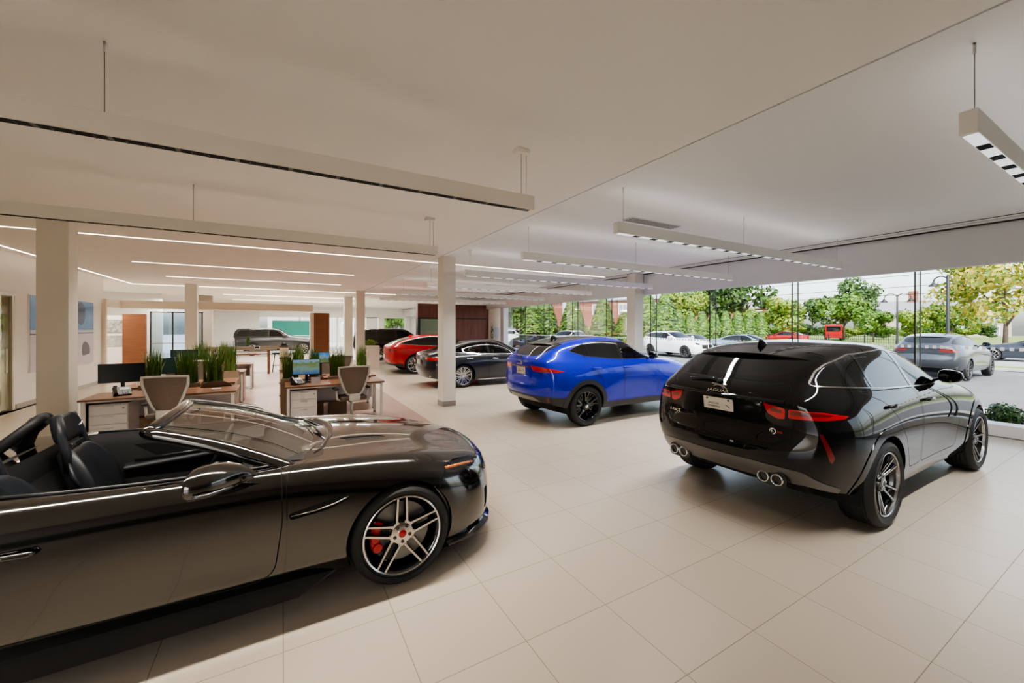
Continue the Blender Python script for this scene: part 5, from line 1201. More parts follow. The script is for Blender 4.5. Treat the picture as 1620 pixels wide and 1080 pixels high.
# ------------------------------------------------------------------ desks, chairs, plants
walnut = wood_mat('desk_walnut', (.215, .105, .058), (.155, .070, .038), (1.2, 9, 9), .35, 2.2)
wht = mat('powder_white', (.74, .72, .69), .45); lilac = mat('panel_white', (.62, .62, .66), .5); frame_w = mat('chair_shell', (.50, .475, .44), .45)
mesh_m = mat('mesh_brown', (.17, .125, .095), .75, noise=(120., .2, (.12, .088, .068)))
plant_g = mat('grass_green', (.050, .135, .022), .5, noise=(3., .25, (.12, .22, .04))); plant_y = mat('grass_straw', (.21, .21, .055), .6)
planter_m = mat('planter_brown', (.30, .22, .15), .6); scr_off = mat('screen_off', (.012, .016, .022), .18); tealscr = mat('screen_teal', (.03, .07, .075), .3)
def screen_mat(name='screen_landscape'):
    m = bpy.data.materials.new(name); m.use_nodes = True; nt = m.node_tree; b_ = nt.nodes['Principled BSDF']; N = nt.nodes.new; L = nt.links.new
    tc = N('ShaderNodeTexCoord'); sp = N('ShaderNodeSeparateXYZ'); no = N('ShaderNodeTexNoise'); no.inputs['Scale'].default_value = 9; ad = N('ShaderNodeMath'); ad.operation = 'MULTIPLY_ADD'; ad.inputs[1].default_value = .22
    rp = N('ShaderNodeValToRGB'); L(tc.outputs['Object'], no.inputs['Vector']); L(tc.outputs['Object'], sp.inputs[0]); L(no.outputs['Fac'], ad.inputs[0]); L(sp.outputs['Z'], ad.inputs[2]); mr = N('ShaderNodeMapRange'); mr.inputs[1].default_value = .28; mr.inputs[2].default_value = .66; L(ad.outputs[0], mr.inputs[0]); L(mr.outputs[0], rp.inputs[0])
    e = rp.color_ramp.elements; e[0].position = 0; e[0].color = (.06, .14, .30, 1); e[1].position = 1; e[1].color = (.03, .22, .62, 1)
    for p, c in ((.25, (.16, .26, .22, 1)), (.5, (.12, .18, .06, 1)), (.66, (.18, .32, .48, 1)), (.8, (.05, .24, .60, 1))):
        q = e.new(p); q.color = c
    L(rp.outputs[0], b_.inputs['Base Color']); L(rp.outputs[0], b_.inputs['Emission Color']); b_.inputs['Emission Strength'].default_value = .40; b_.inputs['Roughness'].default_value = .3
    return m
scr_on = screen_mat()
def desk(x0, y0, label, w=1.72, d=.80, face=1, ped='left', group='walnut-topped desks'):
    """face=+1: the user sits on the -y side"""
    t = thing('desk', label, 'desk', (x0 + w / 2, y0 + d / 2, 0), 0 if face > 0 else pi, group); x = w / 2; y = d / 2
    b = MB(); b.box((0, 0, .727), (w, d, .028), walnut, .004); b.obj('desktop', t)
    b = MB()
    for sx in (-1, 1): b.box((sx * (x - .05), 0, .695), (.045, d - .06, .035), wht); 
    b.box((0, -y + .12, .695), (w - .1, .04, .035), wht); b.box((0, y - .12, .695), (w - .1, .04, .035), wht); b.obj('frame', t)
    for sx in (-1, 1):
        for sy in (-1, 1):
            b = MB(); b.box((sx * (x - .05), sy * (y - .05), .355), (.045, .045, .68), wht, .004); b.box((sx * (x - .05), sy * (y - .05), .010), (.05, .05, .02), satin); b.obj('leg', t)
    b = MB(); b.box((0, y - .06, .50), (w - .22, .016, .36), lilac); b.obj('modesty_panel', t)
    b = MB(); b.box((-.1, y - .10, .31), (w - .5, .06, .03), walnut); b.obj('cable_tray', t)
    s = -1 if ped == 'left' else 1
    b = MB(); b.box((s * (x - .025), 0, .36), (.02, d - .16, .66), walnut); b.obj('gable_panel', t)
    return t
def pedestal(x, y, label, rz=0.):
    t = thing('drawer_pedestal', label, 'drawer unit', (x, y, 0), rz, 'white drawer units under the desks')
    b = MB(); b.box((0, .02, .345), (.44, .56, .60), wht, .006); b.obj('carcass', t)
    for z, h in ((.20, .27), (.41, .135), (.56, .135)):
        d = MB(); d.box((0, -.268, z), (.425, .018, h), wht, .004); o = d.obj('drawer', t)
        k = MB(); k.box((0, -.284, z + h * .34), (.12, .014, .010), alu, .003); k.obj('handle', o)
    d = MB(); d.tube([(.17, -.276, .575), (.17, -.282, .575)], .009, darkalu, 10); d.obj('lock', t)
    for sx in (-1, 1):
        for sy in (-1, 1):
            c = MB(); c.tube([(sx * .18 - .012, sy * .22, .025), (sx * .18 + .012, sy * .22, .025)], .024, satin, 10); c.obj('caster', t)
    return t
def make_chair(label, loc, rz):
    """mesh-back task chair, faces +y"""
    t = thing('office_chair', label, 'office chair', loc, rz, 'mesh-backed office chairs')
    b = MB(); b.box((0, .02, .47), (.48, .46, .07), mat('seat_fabric', (.11, .085, .07), .8), .03); b.obj('seat', t)
    def bk(u, v):   # shield-shaped back, narrow at the bottom
        z = .56 + .50 * v; hw = .125 + .150 * min(1, v * 1.3) ** .8; x = (2 * u - 1) * hw
        return (x, -.235 - .05 * v + .10 * v * v - .05 * v * v * v * 1.4 + .10 * (abs(2 * u - 1)) ** 2 * .55, z + .012 * (1 - (2 * u - 1) ** 2) * v)
    b = MB(); b.grid(bk, 12, 12, mesh_m); b.obj('back_mesh', t)
    f = MB(); loop = [bk(0, v / 10) for v in range(11)] + [bk(u / 8, 1) for u in range(1, 9)] + [bk(1, 1 - v / 10) for v in range(1, 11)]
    f.tube([Vector(p) + Vector((0, -.004, 0)) for p in loop], [.021] * 11 + [.016] * 7 + [.021] * 11, frame_w, 8); f.tube([bk(0, 0), (0, -.25, .50), bk(1, 0)], .022, frame_w, 8)
    f.box((0, -.24, .50), (.20, .05, .13), frame_w, .02); f.box((0, -.10, .43), (.12, .30, .04), frame_w, .01); f.obj('back_frame', t)
    for s in (1, -1):
        a = MB(); a.tube([(s * .20, -.06, .43), (s * .275, -.06, .46), (s * .285, -.05, .62)], .020, frame_w, 8); a.box((s * .285, .02, .645), (.075, .25, .03), satin, .012); a.obj('armrest', t)
    g = MB(); g.tube([(0, 0, .43), (0, 0, .25), (0, 0, .10)], [.022, .022, .03], alu, 12); g.lathe([(.06, .38), (.065, .44)], satin, 12); g.obj('gas_lift', t)
    st = MB()
    for k in range(5):
        a = 2 * pi * k / 5 + .3; st.tube([(0, 0, .105), (.15 * cos(a), .15 * sin(a), .10), (.29 * cos(a), .29 * sin(a), .07)], [.03, .022, .016], alu, 8)
    sb = st.obj('star_base', t)
    for k in range(5):
        a = 2 * pi * k / 5 + .3; c = MB(); x, y = .29 * cos(a), .29 * sin(a); c.tube([(x - .02 * sin(a), y + .02 * cos(a), .03), (x + .02 * sin(a), y - .02 * cos(a), .03)], .029, satin, 12); c.tube([(x, y, .05), (x, y, .075)], .008, satin, 6); c.obj('caster', sb)
    return t
def chair_copy(src, label, loc, rz):
    c = copy_tree(src); c.location = loc; c.rotation_euler = (0, 0, rz); c['label'] = label; return c
def monitor(x, y, zb, rz, label, m, w=.53, h=.31, base=.741):
    t = thing('monitor', label, 'monitor', (x, y, base), rz, None); z = zb - base
    b = MB(); b.box((0, .012, z + h / 2), (w, .03, h), blk, .005); b.obj('housing', t)
    b = MB(); b.add([(-w / 2 + .008, -.005, z + .012), (w / 2 - .008, -.005, z + .012), (w / 2 - .008, -.005, z + h - .008), (-w / 2 + .008, -.005, z + h - .008)], [(0, 1, 2, 3)], m); b.obj('screen', t)
    b = MB(); b.box((0, .06, z / 2 + .06), (.05, .02, z + .14), satin, .004); b.box((0, .05, .008), (.22, .17, .014), satin, .005); b.obj('stand', t)
    return t
def phone(x, y, rz, label):
    t = thing('desk_phone', label, 'telephone', (x, y, .741), rz); T = Matrix.Translation((0, 0, .06)) @ Matrix.Rotation(R(34), 4, 'X')
    b = MB(); b.box((0, 0, 0), (.21, .19, .035), satin, .008, T); b.add([(-.09, .06, -.045), (.09, .06, -.045), (.09, .08, .09), (-.09, .08, .09)], [(0, 1, 2, 3)], satin); b.box((0, .05, .02), (.18, .04, .06), satin, .005); b.obj('body', t)
    h = MB(); h.box((-.072, 0, .035), (.05, .20, .028), blk, .012, T); h.obj('handset', t)
    k = MB(); k.box((.035, .045, .020), (.11, .06, .004), mat('lcd', (.25, .28, .28), .25), .001, T)
    k.obj('display', t)
    k = MB()
    for i in range(3):
        for j in range(4): k.box((.01 + i * .028, -.065 + j * .02, .021), (.018, .012, .008), mat('keys', (.30, .30, .31), .5), .002, T)
    k.obj('keypad', t); return t
def grass_mesh(n, r, h, seed, spread=.16, mm=None):
    rnd = random.Random(seed); b = MB()
    for k in range(n):
        x, y = rnd.uniform(-r[0], r[0]), rnd.uniform(-r[1], r[1]); a = rnd.uniform(0, 2 * pi); hh = h * rnd.uniform(.6, 1.05); l = rnd.uniform(.02, spread) * (1 if rnd.random() < .8 else 1.8); w = rnd.uniform(.006, .010)
        dx, dy = cos(a) * l, sin(a) * l; nx, ny = -sin(a) * w, cos(a) * w; vs = []; 
        for q in range(5):
            f = q / 4; px, py, pz = x + dx * f * f, y + dy * f * f, hh * f * (1 - .12 * f * l / .2); ww = (1 - f) ** .7
            vs += [(px - nx * ww, py - ny * ww, pz), (px + nx * ww, py + ny * ww, pz)]
        b.add(vs, [(2 * q, 2 * q + 1, 2 * q + 3, 2 * q + 2) for q in range(4)], plant_y if rnd.random() < .12 else plant_g, True)
    return b.mesh('grass')
GM = [grass_mesh(210, (.13, .07), .66, s) for s in (1, 2, 3)]
def planter(x, y, label, k=0, z=0., h=.80, w=.34, d=.24, sc=1., group='grass planters between the desks'):
    t = thing('grass_planter', label, 'potted plant', (x, y, z), 0, group)
    b = MB(); b.box((0, 0, h / 2), (w, d, h), planter_m, .008); b.box((0, 0, h), (w - .04, d - .04, .006), matt); b.obj('planter_box', t)
    g = link('grass', GM[k % 3], t); g.location = (0, 0, h); g.scale = (sc, sc, sc); g.rotation_euler = (0, 0, k * 1.3); return t
# --- right-hand cluster
desk(.04, 8.14, 'walnut-topped desk facing us at the corner of the mauve floor, landscape monitor on it')
desk(.10, 9.26, 'walnut-topped desk back to back with the one carrying the landscape monitor', face=-1, ped='right')
desk(.10, 11.7, 'walnut-topped desk in the second row, right of the aisle', group='walnut-topped desks')
pedestal(.34, 8.53, 'white three-drawer unit under the left end of the desk with the landscape monitor')
c0 = make_chair('mesh-backed office chair pulled up to the desk with the landscape monitor', (1.15, 8.18, 0), .10)
chair_copy(c0, 'brown mesh office chair behind the landscape monitor, its back to the grass', (.95, 10.35, 0), pi + .1)
chair_copy(c0, 'mesh-backed office chair at the farther desk right of the aisle, nearly hidden by grass', (1.3, 11.45, 0), .2)
monitor(.40, 8.72, .885, -.12, 'monitor showing a blue and green landscape, left of the right-hand desk', scr_on, .48, .30)
monitor(.72, 9.65, 1.02, -.1, 'smaller-looking blue monitor half hidden in the grass behind the landscape monitor', scr_on, .36, .24)
phone(.24, 8.42, .55, 'dark desk telephone in front of the landscape monitor')
b = MB(); b.add([(-.08, -.02, 0), (.08, -.02, 0), (.08, .03, .11), (-.08, .03, .11), (.08, .07, 0), (-.08, .07, 0)], [(0, 1, 2, 3), (3, 2, 4, 5), (0, 5, 4, 1)], mat('paper', (.72, .70, .74), .6)); o = b.obj('desk_calendar'); o.location = (.55, 8.48, .741); tag(o, 'white folded card standing between telephone and landscape monitor', 'card')
b = MB(); b.lathe([(0, 0), (.03, 0), (.032, .02), (.026, .06), (.012, .085), (.012, .11), (0, .112)], glass('bottle_clear', (.85, .88, .88)), 14); o = b.obj('hand_gel_bottle'); o.location = (1.52, 8.80, .741); tag(o, 'small clear bottle at the right end of the desk with the landscape monitor', 'bottle')
for k, (x, y, lb) in enumerate(((.14, 9.10, 'grass planter directly behind the landscape monitor'), (.56, 9.10, 'grass planter just right of the landscape monitor'), (1.0, 9.10, 'grass planter behind the right-hand office chair'), (1.72, 10.55, 'grass planter near the far column, right end of the right-hand desks'), (.35, 11.2, 'grass planter beyond the tan shelf tower'))): planter(x, y, lb, k, sc=1.0 if k != 3 else .95)
t = thing('shelf_tower', 'tan shelf tower with dark shelf edges at the left end of the right-hand desks', 'shelf', (.03, 10.40, 0))
for q in range(5):
    b = MB(); b.box((0, 0, .16 + q * .275), (.18, .42, .255), w_tan, .012); b.obj('box', t); b = MB(); b.box((0, 0, .295 + q * .275), (.20, .44, .016), w_dark); b.obj('shelf', t)
b = MB(); b.tube([(0, 0, 1.40), (0, 0, 1.47)], [.06, .045], satin, 12); b.obj('lid_knob', t)
# --- left-hand cluster
desk(-2.58, 8.14, 'walnut-topped desk by the left column with a switched-off monitor', w=1.90)
desk(-2.45, 9.42, 'walnut-topped desk behind the first left-hand desk, its end beside the aisle', w=1.65, ped='right')
desk(-2.45, 11.5, 'third walnut-topped desk left of the aisle', w=1.65, ped='right'); desk(-2.45, 13.9, 'farthest walnut-topped desk left of the aisle', w=1.7, ped='right')
pedestal(-2.28, 8.53, 'white three-drawer unit beside the left column, under the first left-hand desk')
pedestal(-1.06, 9.84, 'white drawer unit at the aisle end of the second left-hand desk'); pedestal(-1.06, 11.9, 'white drawer unit at the aisle end of the third left-hand desk')
chair_copy(c0, 'mesh-backed office chair at the left-hand desk, seen over the windscreen frame', (-1.50, 7.98, 0), -.12)
chair_copy(c0, 'brown mesh office chair between the grass planters left of the aisle', (-1.55, 10.75, 0), pi + .5)
chair_copy(c0, 'mesh-backed office chair at the third left-hand desk, mostly behind grass', (-2.0, 11.2, 0), .3)
monitor(-2.27, 8.80, .905, .06, 'switched-off dark monitor on the first left-hand desk', scr_off, .56, .31)
monitor(-1.75, 9.78, .93, .2, 'dark teal monitor between grass planters on the second left-hand desk', tealscr, .50, .30); monitor(-2.0, 11.95, .98, .1, 'dark teal monitor on the third left-hand desk', tealscr, .50, .30)
phone(-2.18, 8.46, .35, 'dark desk telephone in front of the switched-off monitor')
b = MB(); b.box((0, 0, .012), (.13, .09, .024), mat('card_white', (.75, .73, .70), .5), .003); o = b.obj('card_box'); o.location = (-.98, 8.42, .741); tag(o, 'small white box near the right end of the first left-hand desk', 'box')
for k, (x, y, lb) in enumerate(((-1.98, 9.25, 'grass planter right of the switched-off monitor'), (-1.50, 9.25, 'grass planter behind the left-hand office chair'), (-1.12, 9.25, 'grass planter at the aisle end of the first left-hand desk'), (-1.05, 11.3, 'grass planter by the aisle between second and third left-hand desks'), (-1.9, 13.6, 'grass planter before the farthest left-hand desk'), (-1.42, 13.6, 'second grass planter before the farthest left-hand desk'))): planter(x, y, lb, k + 1, sc=1.05)
for x, y, q in ((-1.72, 8.78, 'brown curved screen hood on the left-hand desk, left of the office chair'), (-1.02, 8.80, 'brown curved screen hood on the left-hand desk, right of the office chair'), (1.40, 8.85, 'brown curved screen hood on the right-hand desk, right of the office chair')):
    b = MB(); b.grid(lambda u, v: ((u - .5) * .46, .10 * sin(pi * v) * .5, .002 + .11 * (1 - (2 * u - 1) ** 2) ** .6 * (1 - .5 * v)), 12, 4, mesh_m); b.prism([((u / 12 - .5) * .46, .11 * max(0, (1 - (2 * u / 12 - 1) ** 2)) ** .6 + .0) for u in range(13)], -.012, .0, mesh_m, axis='y'); o = b.obj('screen_hood'); o.location = (x, y, .742); tag(o, q, 'divider')
for k in range(5):
    b = MB(); b.add([(-.005, -.11, 0), (.005, -.11, 0), (.005, .11, 0), (-.005, .11, 0), (-.005, -.11, .27), (.005, -.11, .27), (.005, .11, .27), (-.005, .11, .27)], [(0, 1, 5, 4), (1, 2, 6, 5), (2, 3, 7, 6), (3, 0, 4, 7), (4, 5, 6, 7)], mat('folder_white', (.72, .72, .74), .5))
    o = b.obj('paper_folder'); o.location = (-2.30 + k * .055, 9.72, .741); o.rotation_euler = (0, .12 + .06 * k, .3); tag(o, 'white paper folder leaning in a row on the second left-hand desk', 'folder', 'white folders leaning on the second left-hand desk')
# --- high table, stool, far objects
t = thing('high_table', 'long high table with timber leg frame in front of the grey off-road car', 'table', (-1.35, 18.5, 0))
b = MB(); b.box((0, 0, .955), (2.3, .75, .035), mat('table_grey', (.20, .19, .18), .4), .004); b.obj('tabletop', t)
for s in (1, -1):
    for q in (1, -1): b = MB(); b.box((s * .88, q * .32, .47), (.08, .06, .94), walnut); b.obj('leg', t)
b = MB(); b.box((0, -.30, .70), (1.7, .03, .06), wht); b.box((0, -.30, .86), (1.7, .03, .10), wht); b.box((0, -.3, .78), (1.7, .03, .04), walnut); b.obj('front_rail', t)
t = thing('bar_stool', 'round-seated stool with splayed legs beside the high table', 'stool', (-.18, 18.9, 0))
b = MB(); b.lathe([(0, .78), (.19, .78), (.20, .76), (.19, .735), (0, .73)], satin, 20); b.obj('seat', t)
for k in range(4): a = pi / 4 + k * pi / 2; b = MB(); b.tube([(.12 * cos(a), .12 * sin(a), .74), (.24 * cos(a), .24 * sin(a), 0)], .018, darkalu, 8); b.obj('leg', t)
b = MB(); b.tube([(.20 * cos(a), .20 * sin(a), .26) for a in [2 * pi * k / 16 for k in range(17)]], .01, darkalu, 6); b.obj('foot_ring', t)
planter(-1.15, 18.45, 'low grass planter standing on the high table', 1, .973, .16, .9, .22, .55, None).children[1].scale = (2.9, 1, .62)
b = MB(); b.box((0, 0, .06), (.16, .05, .12), wht, .006); b.box((0, -.027, .06), (.13, .004, .08), matt); o = b.obj('sign_block'); o.location = (-.85, 18.25, .973); tag(o, 'small white block sign on the high table', 'sign')
b = MB(); b.lathe([(0, 0), (.05, 0), (.055, .07), (.06, .10), (0, .10)], wht, 14); o = b.obj('cup'); o.location = (-.42, 18.4, .973); tag(o, 'small white cup near the right end of the high table', 'cup')
t = thing('planter_counter', 'cream waist-high planter box beside the far column, leafy plant on top', 'planter', (3.44, 18.35, 0))
b = MB(); b.box((0, 0, .50), (.52, .5, 1.0), mat('counter_cream', (.66, .58, .50), .5), .006); b.obj('box', t)
rnd = random.Random(5); b = MB()
for k in range(160):
    a = rnd.uniform(0, 2 * pi); r = rnd.uniform(0, .2); l = rnd.uniform(.10, .24); e = rnd.uniform(.3, 1.3); p = Vector((r * cos(a) - .05, r * sin(a), 1.0)); d = Vector((cos(a) * cos(e), sin(a) * cos(e), sin(e))) * l; n = Vector((-sin(a), cos(a), 0)) * .03
    p = p + Vector((0, 0, rnd.uniform(0, .14))); b.add([p, p + d * .5 + n, p + d, p + d * .5 - n], [(0, 1, 2, 3)], mat('leaf_lime', (.16, .27, .03), .5))
b.obj('foliage', t)
p0 = thing('bench_white', 'low white display plinth under the black off-road car', 'plinth', (6.3, 22.4, 0)); b = MB(); b.box((0, 0, .04), (6.0, 2.8, .08), sill_w, .01); b.obj('plinth_body', p0)
b = MB(); b.box((0, 0, 0), (.50, .03, .62), mat('frame_pale', (.55, .52, .48), .4), .004); b.box((0, -.017, 0), (.44, .004, .56), mat('frame_inner', (.38, .36, .34), .4)); o = b.obj('framed_board'); o.location = (10.12, 19.33, 1.55); tag(o, 'framed grey board on the tan wall beside the corner window', 'picture')
t = thing('orchid_plant', 'slender tall plant in a pot in front of the tan wall', 'potted plant', (9.75, 19.1, 0))
b = MB(); b.lathe([(0, 0), (.13, 0), (.16, .3), (.15, .7), (.13, .72), (0, .70)], planter_m, 18); b.obj('pot', t); b = MB(); b.tube([(0, 0, .7), (.02, 0, 1.2), (-.03, 0, 1.6), (.06, 0, 1.95)], [.02, .015, .012, .008], plant_y, 6)
for k in range(90):
    a = rnd.uniform(0, 2 * pi); z = rnd.uniform(1.2, 2.05); d = Vector((cos(a), sin(a), rnd.uniform(-.4, .6))) * rnd.uniform(.08, .2); n = Vector((-sin(a), cos(a), 0)) * .025; p = Vector((0, 0, z)); b.add([p, p + d * .5 + n, p + d, p + d * .5 - n], [(0, 1, 2, 3)], plant_g)
b.obj('foliage', t)
# back room: wall of small framed prints and shelves, glass cabin
t = thing('display_wall', 'pale display wall with dark shelves of accessories left of the timber panel', 'display', (-6.3, 22.4, 0))
b = MB(); b.box((0, 0, 1.15), (1.9, .1, 2.3), w_white); b.obj('backboard', t)
for q in range(4):
    s_ = MB(); s_.box((-.45, -.16, .65 + q * .4), (.6, .22, .03), w_dark); o = s_.obj('shelf', t)
    for k in range(3): m_ = MB(); m_.box((-.66 + k * .2, -.16, .74 + q * .4), (.13, .12, .15 - .03 * k), [w_dark, satin, planter_m][(k + q) % 3], .01); m_.obj('product_box', o)
b = MB(); b.box((.45, -.06, 1.85), (.8, .03, .55), mat('photo_dark', (.10, .11, .10), .4, noise=(9., .2, (.45, .45, .42)))); b.obj('photo_panel', t); b = MB(); b.box((.45, -.06, 1.25), (.8, .03, .45), mat('photo_pale', (.5, .49, .47), .4, noise=(7., .2, (.2, .2, .2)))); b.obj('photo_panel', t)
t = thing('mannequin_stand', 'slim black display stand in front of the display wall', 'stand', (-5.55, 19.6, 0)); b = MB(); b.lathe([(0, 0), (.15, 0), (.15, .02), (.03, .03), (.03, 1.0), (.07, 1.05), (.08, 1.35), (.05, 1.5), (0, 1.52)], blk, 14); b.obj('post', t)
t = thing('glass_cabin', 'glass-walled cabin beyond the timber panel, framed in dark metal', 'partition', (-4.3, 23.0, 0))
b = MB()
for x in (-.7, .05, .7, 1.1): b.box((x, 0, 1.25), (.05, .06, 2.5), w_dark)
b.box((.2, 0, 2.48), (1.85, .06, .05), w_dark); b.box((.2, 0, 1.1), (1.85, .06, .03), alu); b.obj('frame', t); b = MB(); b.box((.2, .0, 1.25), (1.8, .012, 2.4), glass('cabin_glass', (.70, .80, .86), 1.2)); b.obj('pane', t)
# ------------------------------------------------------------------ outside
G0 = -.08
asphalt = mat('asphalt', (.12, .12, .122), .85, noise=(1.2, .3, (.16, .158, .155))); concrete = mat('concrete', (.38, .365, .335), .85, noise=(.8, .3, (.44, .42, .39))); roadm = mat('road_grey', (.26, .258, .255), .85, noise=(.5, .3, (.31, .305, .30)))
lawn_m = mat('lawn', (.075, .14, .02), .9, noise=(.7, .3, (.22, .27, .07))); mulch = mat('mulch', (.035, .025, .02), .95, noise=(25., .3, (.07, .05, .04))); brick = mat('red_brick', (.30, .115, .075), .85, noise=(30., .3, (.24, .09, .06)))
roofm = mat('slate_roof', (.22, .22, .235), .8); winm = mat('far_glass', (.25, .30, .34), .2); blackm = mat('street_black', (.012, .014, .014), .5)
def ground(name, x0, x1, y0, y1, z, m): b = MB(); b.box(((x0 + x1) / 2, (y0 + y1) / 2, z - .05), (x1 - x0, y1 - y0, .1), m); return struct(b.obj(name))
ground('ground', 10.2, 140, -70, 140, G0 - .02, asphalt); ground('back_ground', -60, 10.2, 36.8, 140, G0 - .02, concrete)
ground('mulch_ground', 10.57, 12.6, -8, 30, G0 + .10, mulch); ground('concrete_path', 12.6, 14.2, -20, 60, G0 + .02, concrete)
ground('verge_lawn', 27.5, 30, -70, 120, G0 + .03, lawn_m); ground('road', 30, 43, -80, 140, G0 + .0, roadm); ground('kerb', 27.2, 27.5, -70, 120, G0 + .10, concrete); ground('far_lawn', 43.5, 140, -80, 140, G0 + .04, lawn_m); ground('far_kerb', 43.2, 43.5, -70, 120, G0 + .08, concrete)
def leafball(n, seed, cols, size, shape, trunk=None):
    rnd = random.Random(seed); b = MB()
    for k in range(n):
        p, nrm = shape(rnd); a = Vector((rnd.uniform(-1, 1), rnd.uniform(-1, 1), rnd.uniform(-1, 1))).normalized(); u = nrm.cross(a).normalized() * size * rnd.uniform(.6, 1.3); v = nrm.cross(u).normalized() * size * rnd.uniform(.5, 1.0)
        p = Vector(p); b.add([p - u, p - v * .6, p + u, p + v * .8], [(0, 1, 2, 3)], rnd.choice(cols))
    return b.mesh('crown')
def blob_shape(blobs):
    def f(r):
        c, q = r.choice(blobs); d = Vector((r.gauss(0, 1), r.gauss(0, 1), r.gauss(0, 1))).normalized(); rr = q * r.uniform(.72, 1.03)
        n = (d + Vector((r.gauss(0, .4), r.gauss(0, .4), r.gauss(0, .4)))).normalized(); return (c[0] + d.x * rr, c[1] + d.y * rr, c[2] + d.z * rr * .85), n
    return f
def blobs(seed, n, rx, rz, zc, q):
    r = random.Random(seed); return [((r.uniform(-rx, rx), r.uniform(-rx, rx), zc + r.uniform(-rz, rz)), q * r.uniform(.7, 1.2)) for _ in range(n)]
lf = lambda nm, c, c2: mat(nm, c, .6, noise=(.8, .3, c2))
gA, gB, gC = lf('leaf_a', (.055, .125, .016), (.09, .18, .022)), lf('leaf_b', (.10, .20, .018), (.17, .27, .028)), lf('leaf_c', (.028, .068, .016), (.05, .10, .022)); yA, yB = lf('leaf_yellow', (.36, .31, .025), (.44, .37, .05)), lf('leaf_olive', (.20, .23, .025), (.27, .27, .04)); bark = mat('bark', (.10, .075, .055), .9)
CROWN = dict(round=leafball(2600, 1, [gA, gB, gA], .26, blob_shape(blobs(1, 16, 1.7, 1.5, 4.2, 1.25))), dark=leafball(2600, 2, [gC, gA, gC], .25, blob_shape(blobs(2, 18, 1.6, 2.2, 4.6, 1.15))), bright=leafball(2600, 3, [gB, yB, gB], .25, blob_shape(blobs(3, 15, 1.5, 1.4, 4.0, 1.2))),
             yellow=leafball(4200, 4, [yA, yB, yA, gB], .17, blob_shape(blobs(4, 24, 2.4, 2.0, 4.5, 1.2))))
def cyp(r):
    t = r.random() ** .8; a = r.uniform(0, 2 * pi); rr = (.62 * (1 - t) ** .6 + .05) * r.uniform(.85, 1.05) * (.8 if t < .06 else 1); return (rr * cos(a), rr * sin(a), 2.6 * t), Vector((cos(a), sin(a), .5 + r.gauss(0, .4))).normalized()
CROWN['cypress'] = leafball(1700, 5, [gA, gC, gB], .12, cyp)
CROWN['bush'] = leafball(1500, 6, [gC, gA, lf('leaf_box', (.06, .12, .04), (.09, .17, .05))], .035, blob_shape([((0, 0, .26), .27), ((.12, .08, .22), .2), ((-.13, -.06, .22), .2), ((.05, -.12, .24), .2)]))
def trunk_mesh(h, r): 
    b = MB(); b.tube([(0, 0, 0), (.05, 0, h * .4), (0, .05, h * .7), (.0, 0, h)], [r, r * .75, r * .6, r * .3], bark, 8)
    for k in range(5): a = k * 1.3; b.tube([(0, 0, h * (.4 + .08 * k)), (.5 * cos(a), .5 * sin(a), h * (.55 + .08 * k)), (1.2 * cos(a), 1.2 * sin(a), h * (.75 + .08 * k))], [r * .5, r * .35, r * .1], bark, 6)
    return b.mesh('trunk')
TR = trunk_mesh(4.2, .14)
def tree(kind, x, y, s, label, group='trees beyond the windows', sz=1., rz=0.):
    t = thing('garden_shrub' if kind in ('cypress', 'bush') else 'broadleaf_tree', label, 'shrub' if kind in ('cypress', 'bush') else 'tree', (x, y, G0), rz, group)
    c = link('crown', CROWN[kind], t); c.scale = (s, s, s * sz)
    if kind not in ('cypress', 'bush'): k = link('trunk', TR, t); k.scale = (s, s, s * sz)
    return t
def at(px, t): a = (px - 810) / 631; th = math.atan2(363, 631); return t * (sin(th) + a * cos(th)), t * (cos(th) - a * sin(th))   # bearing seen in the photo, distance ahead in metres
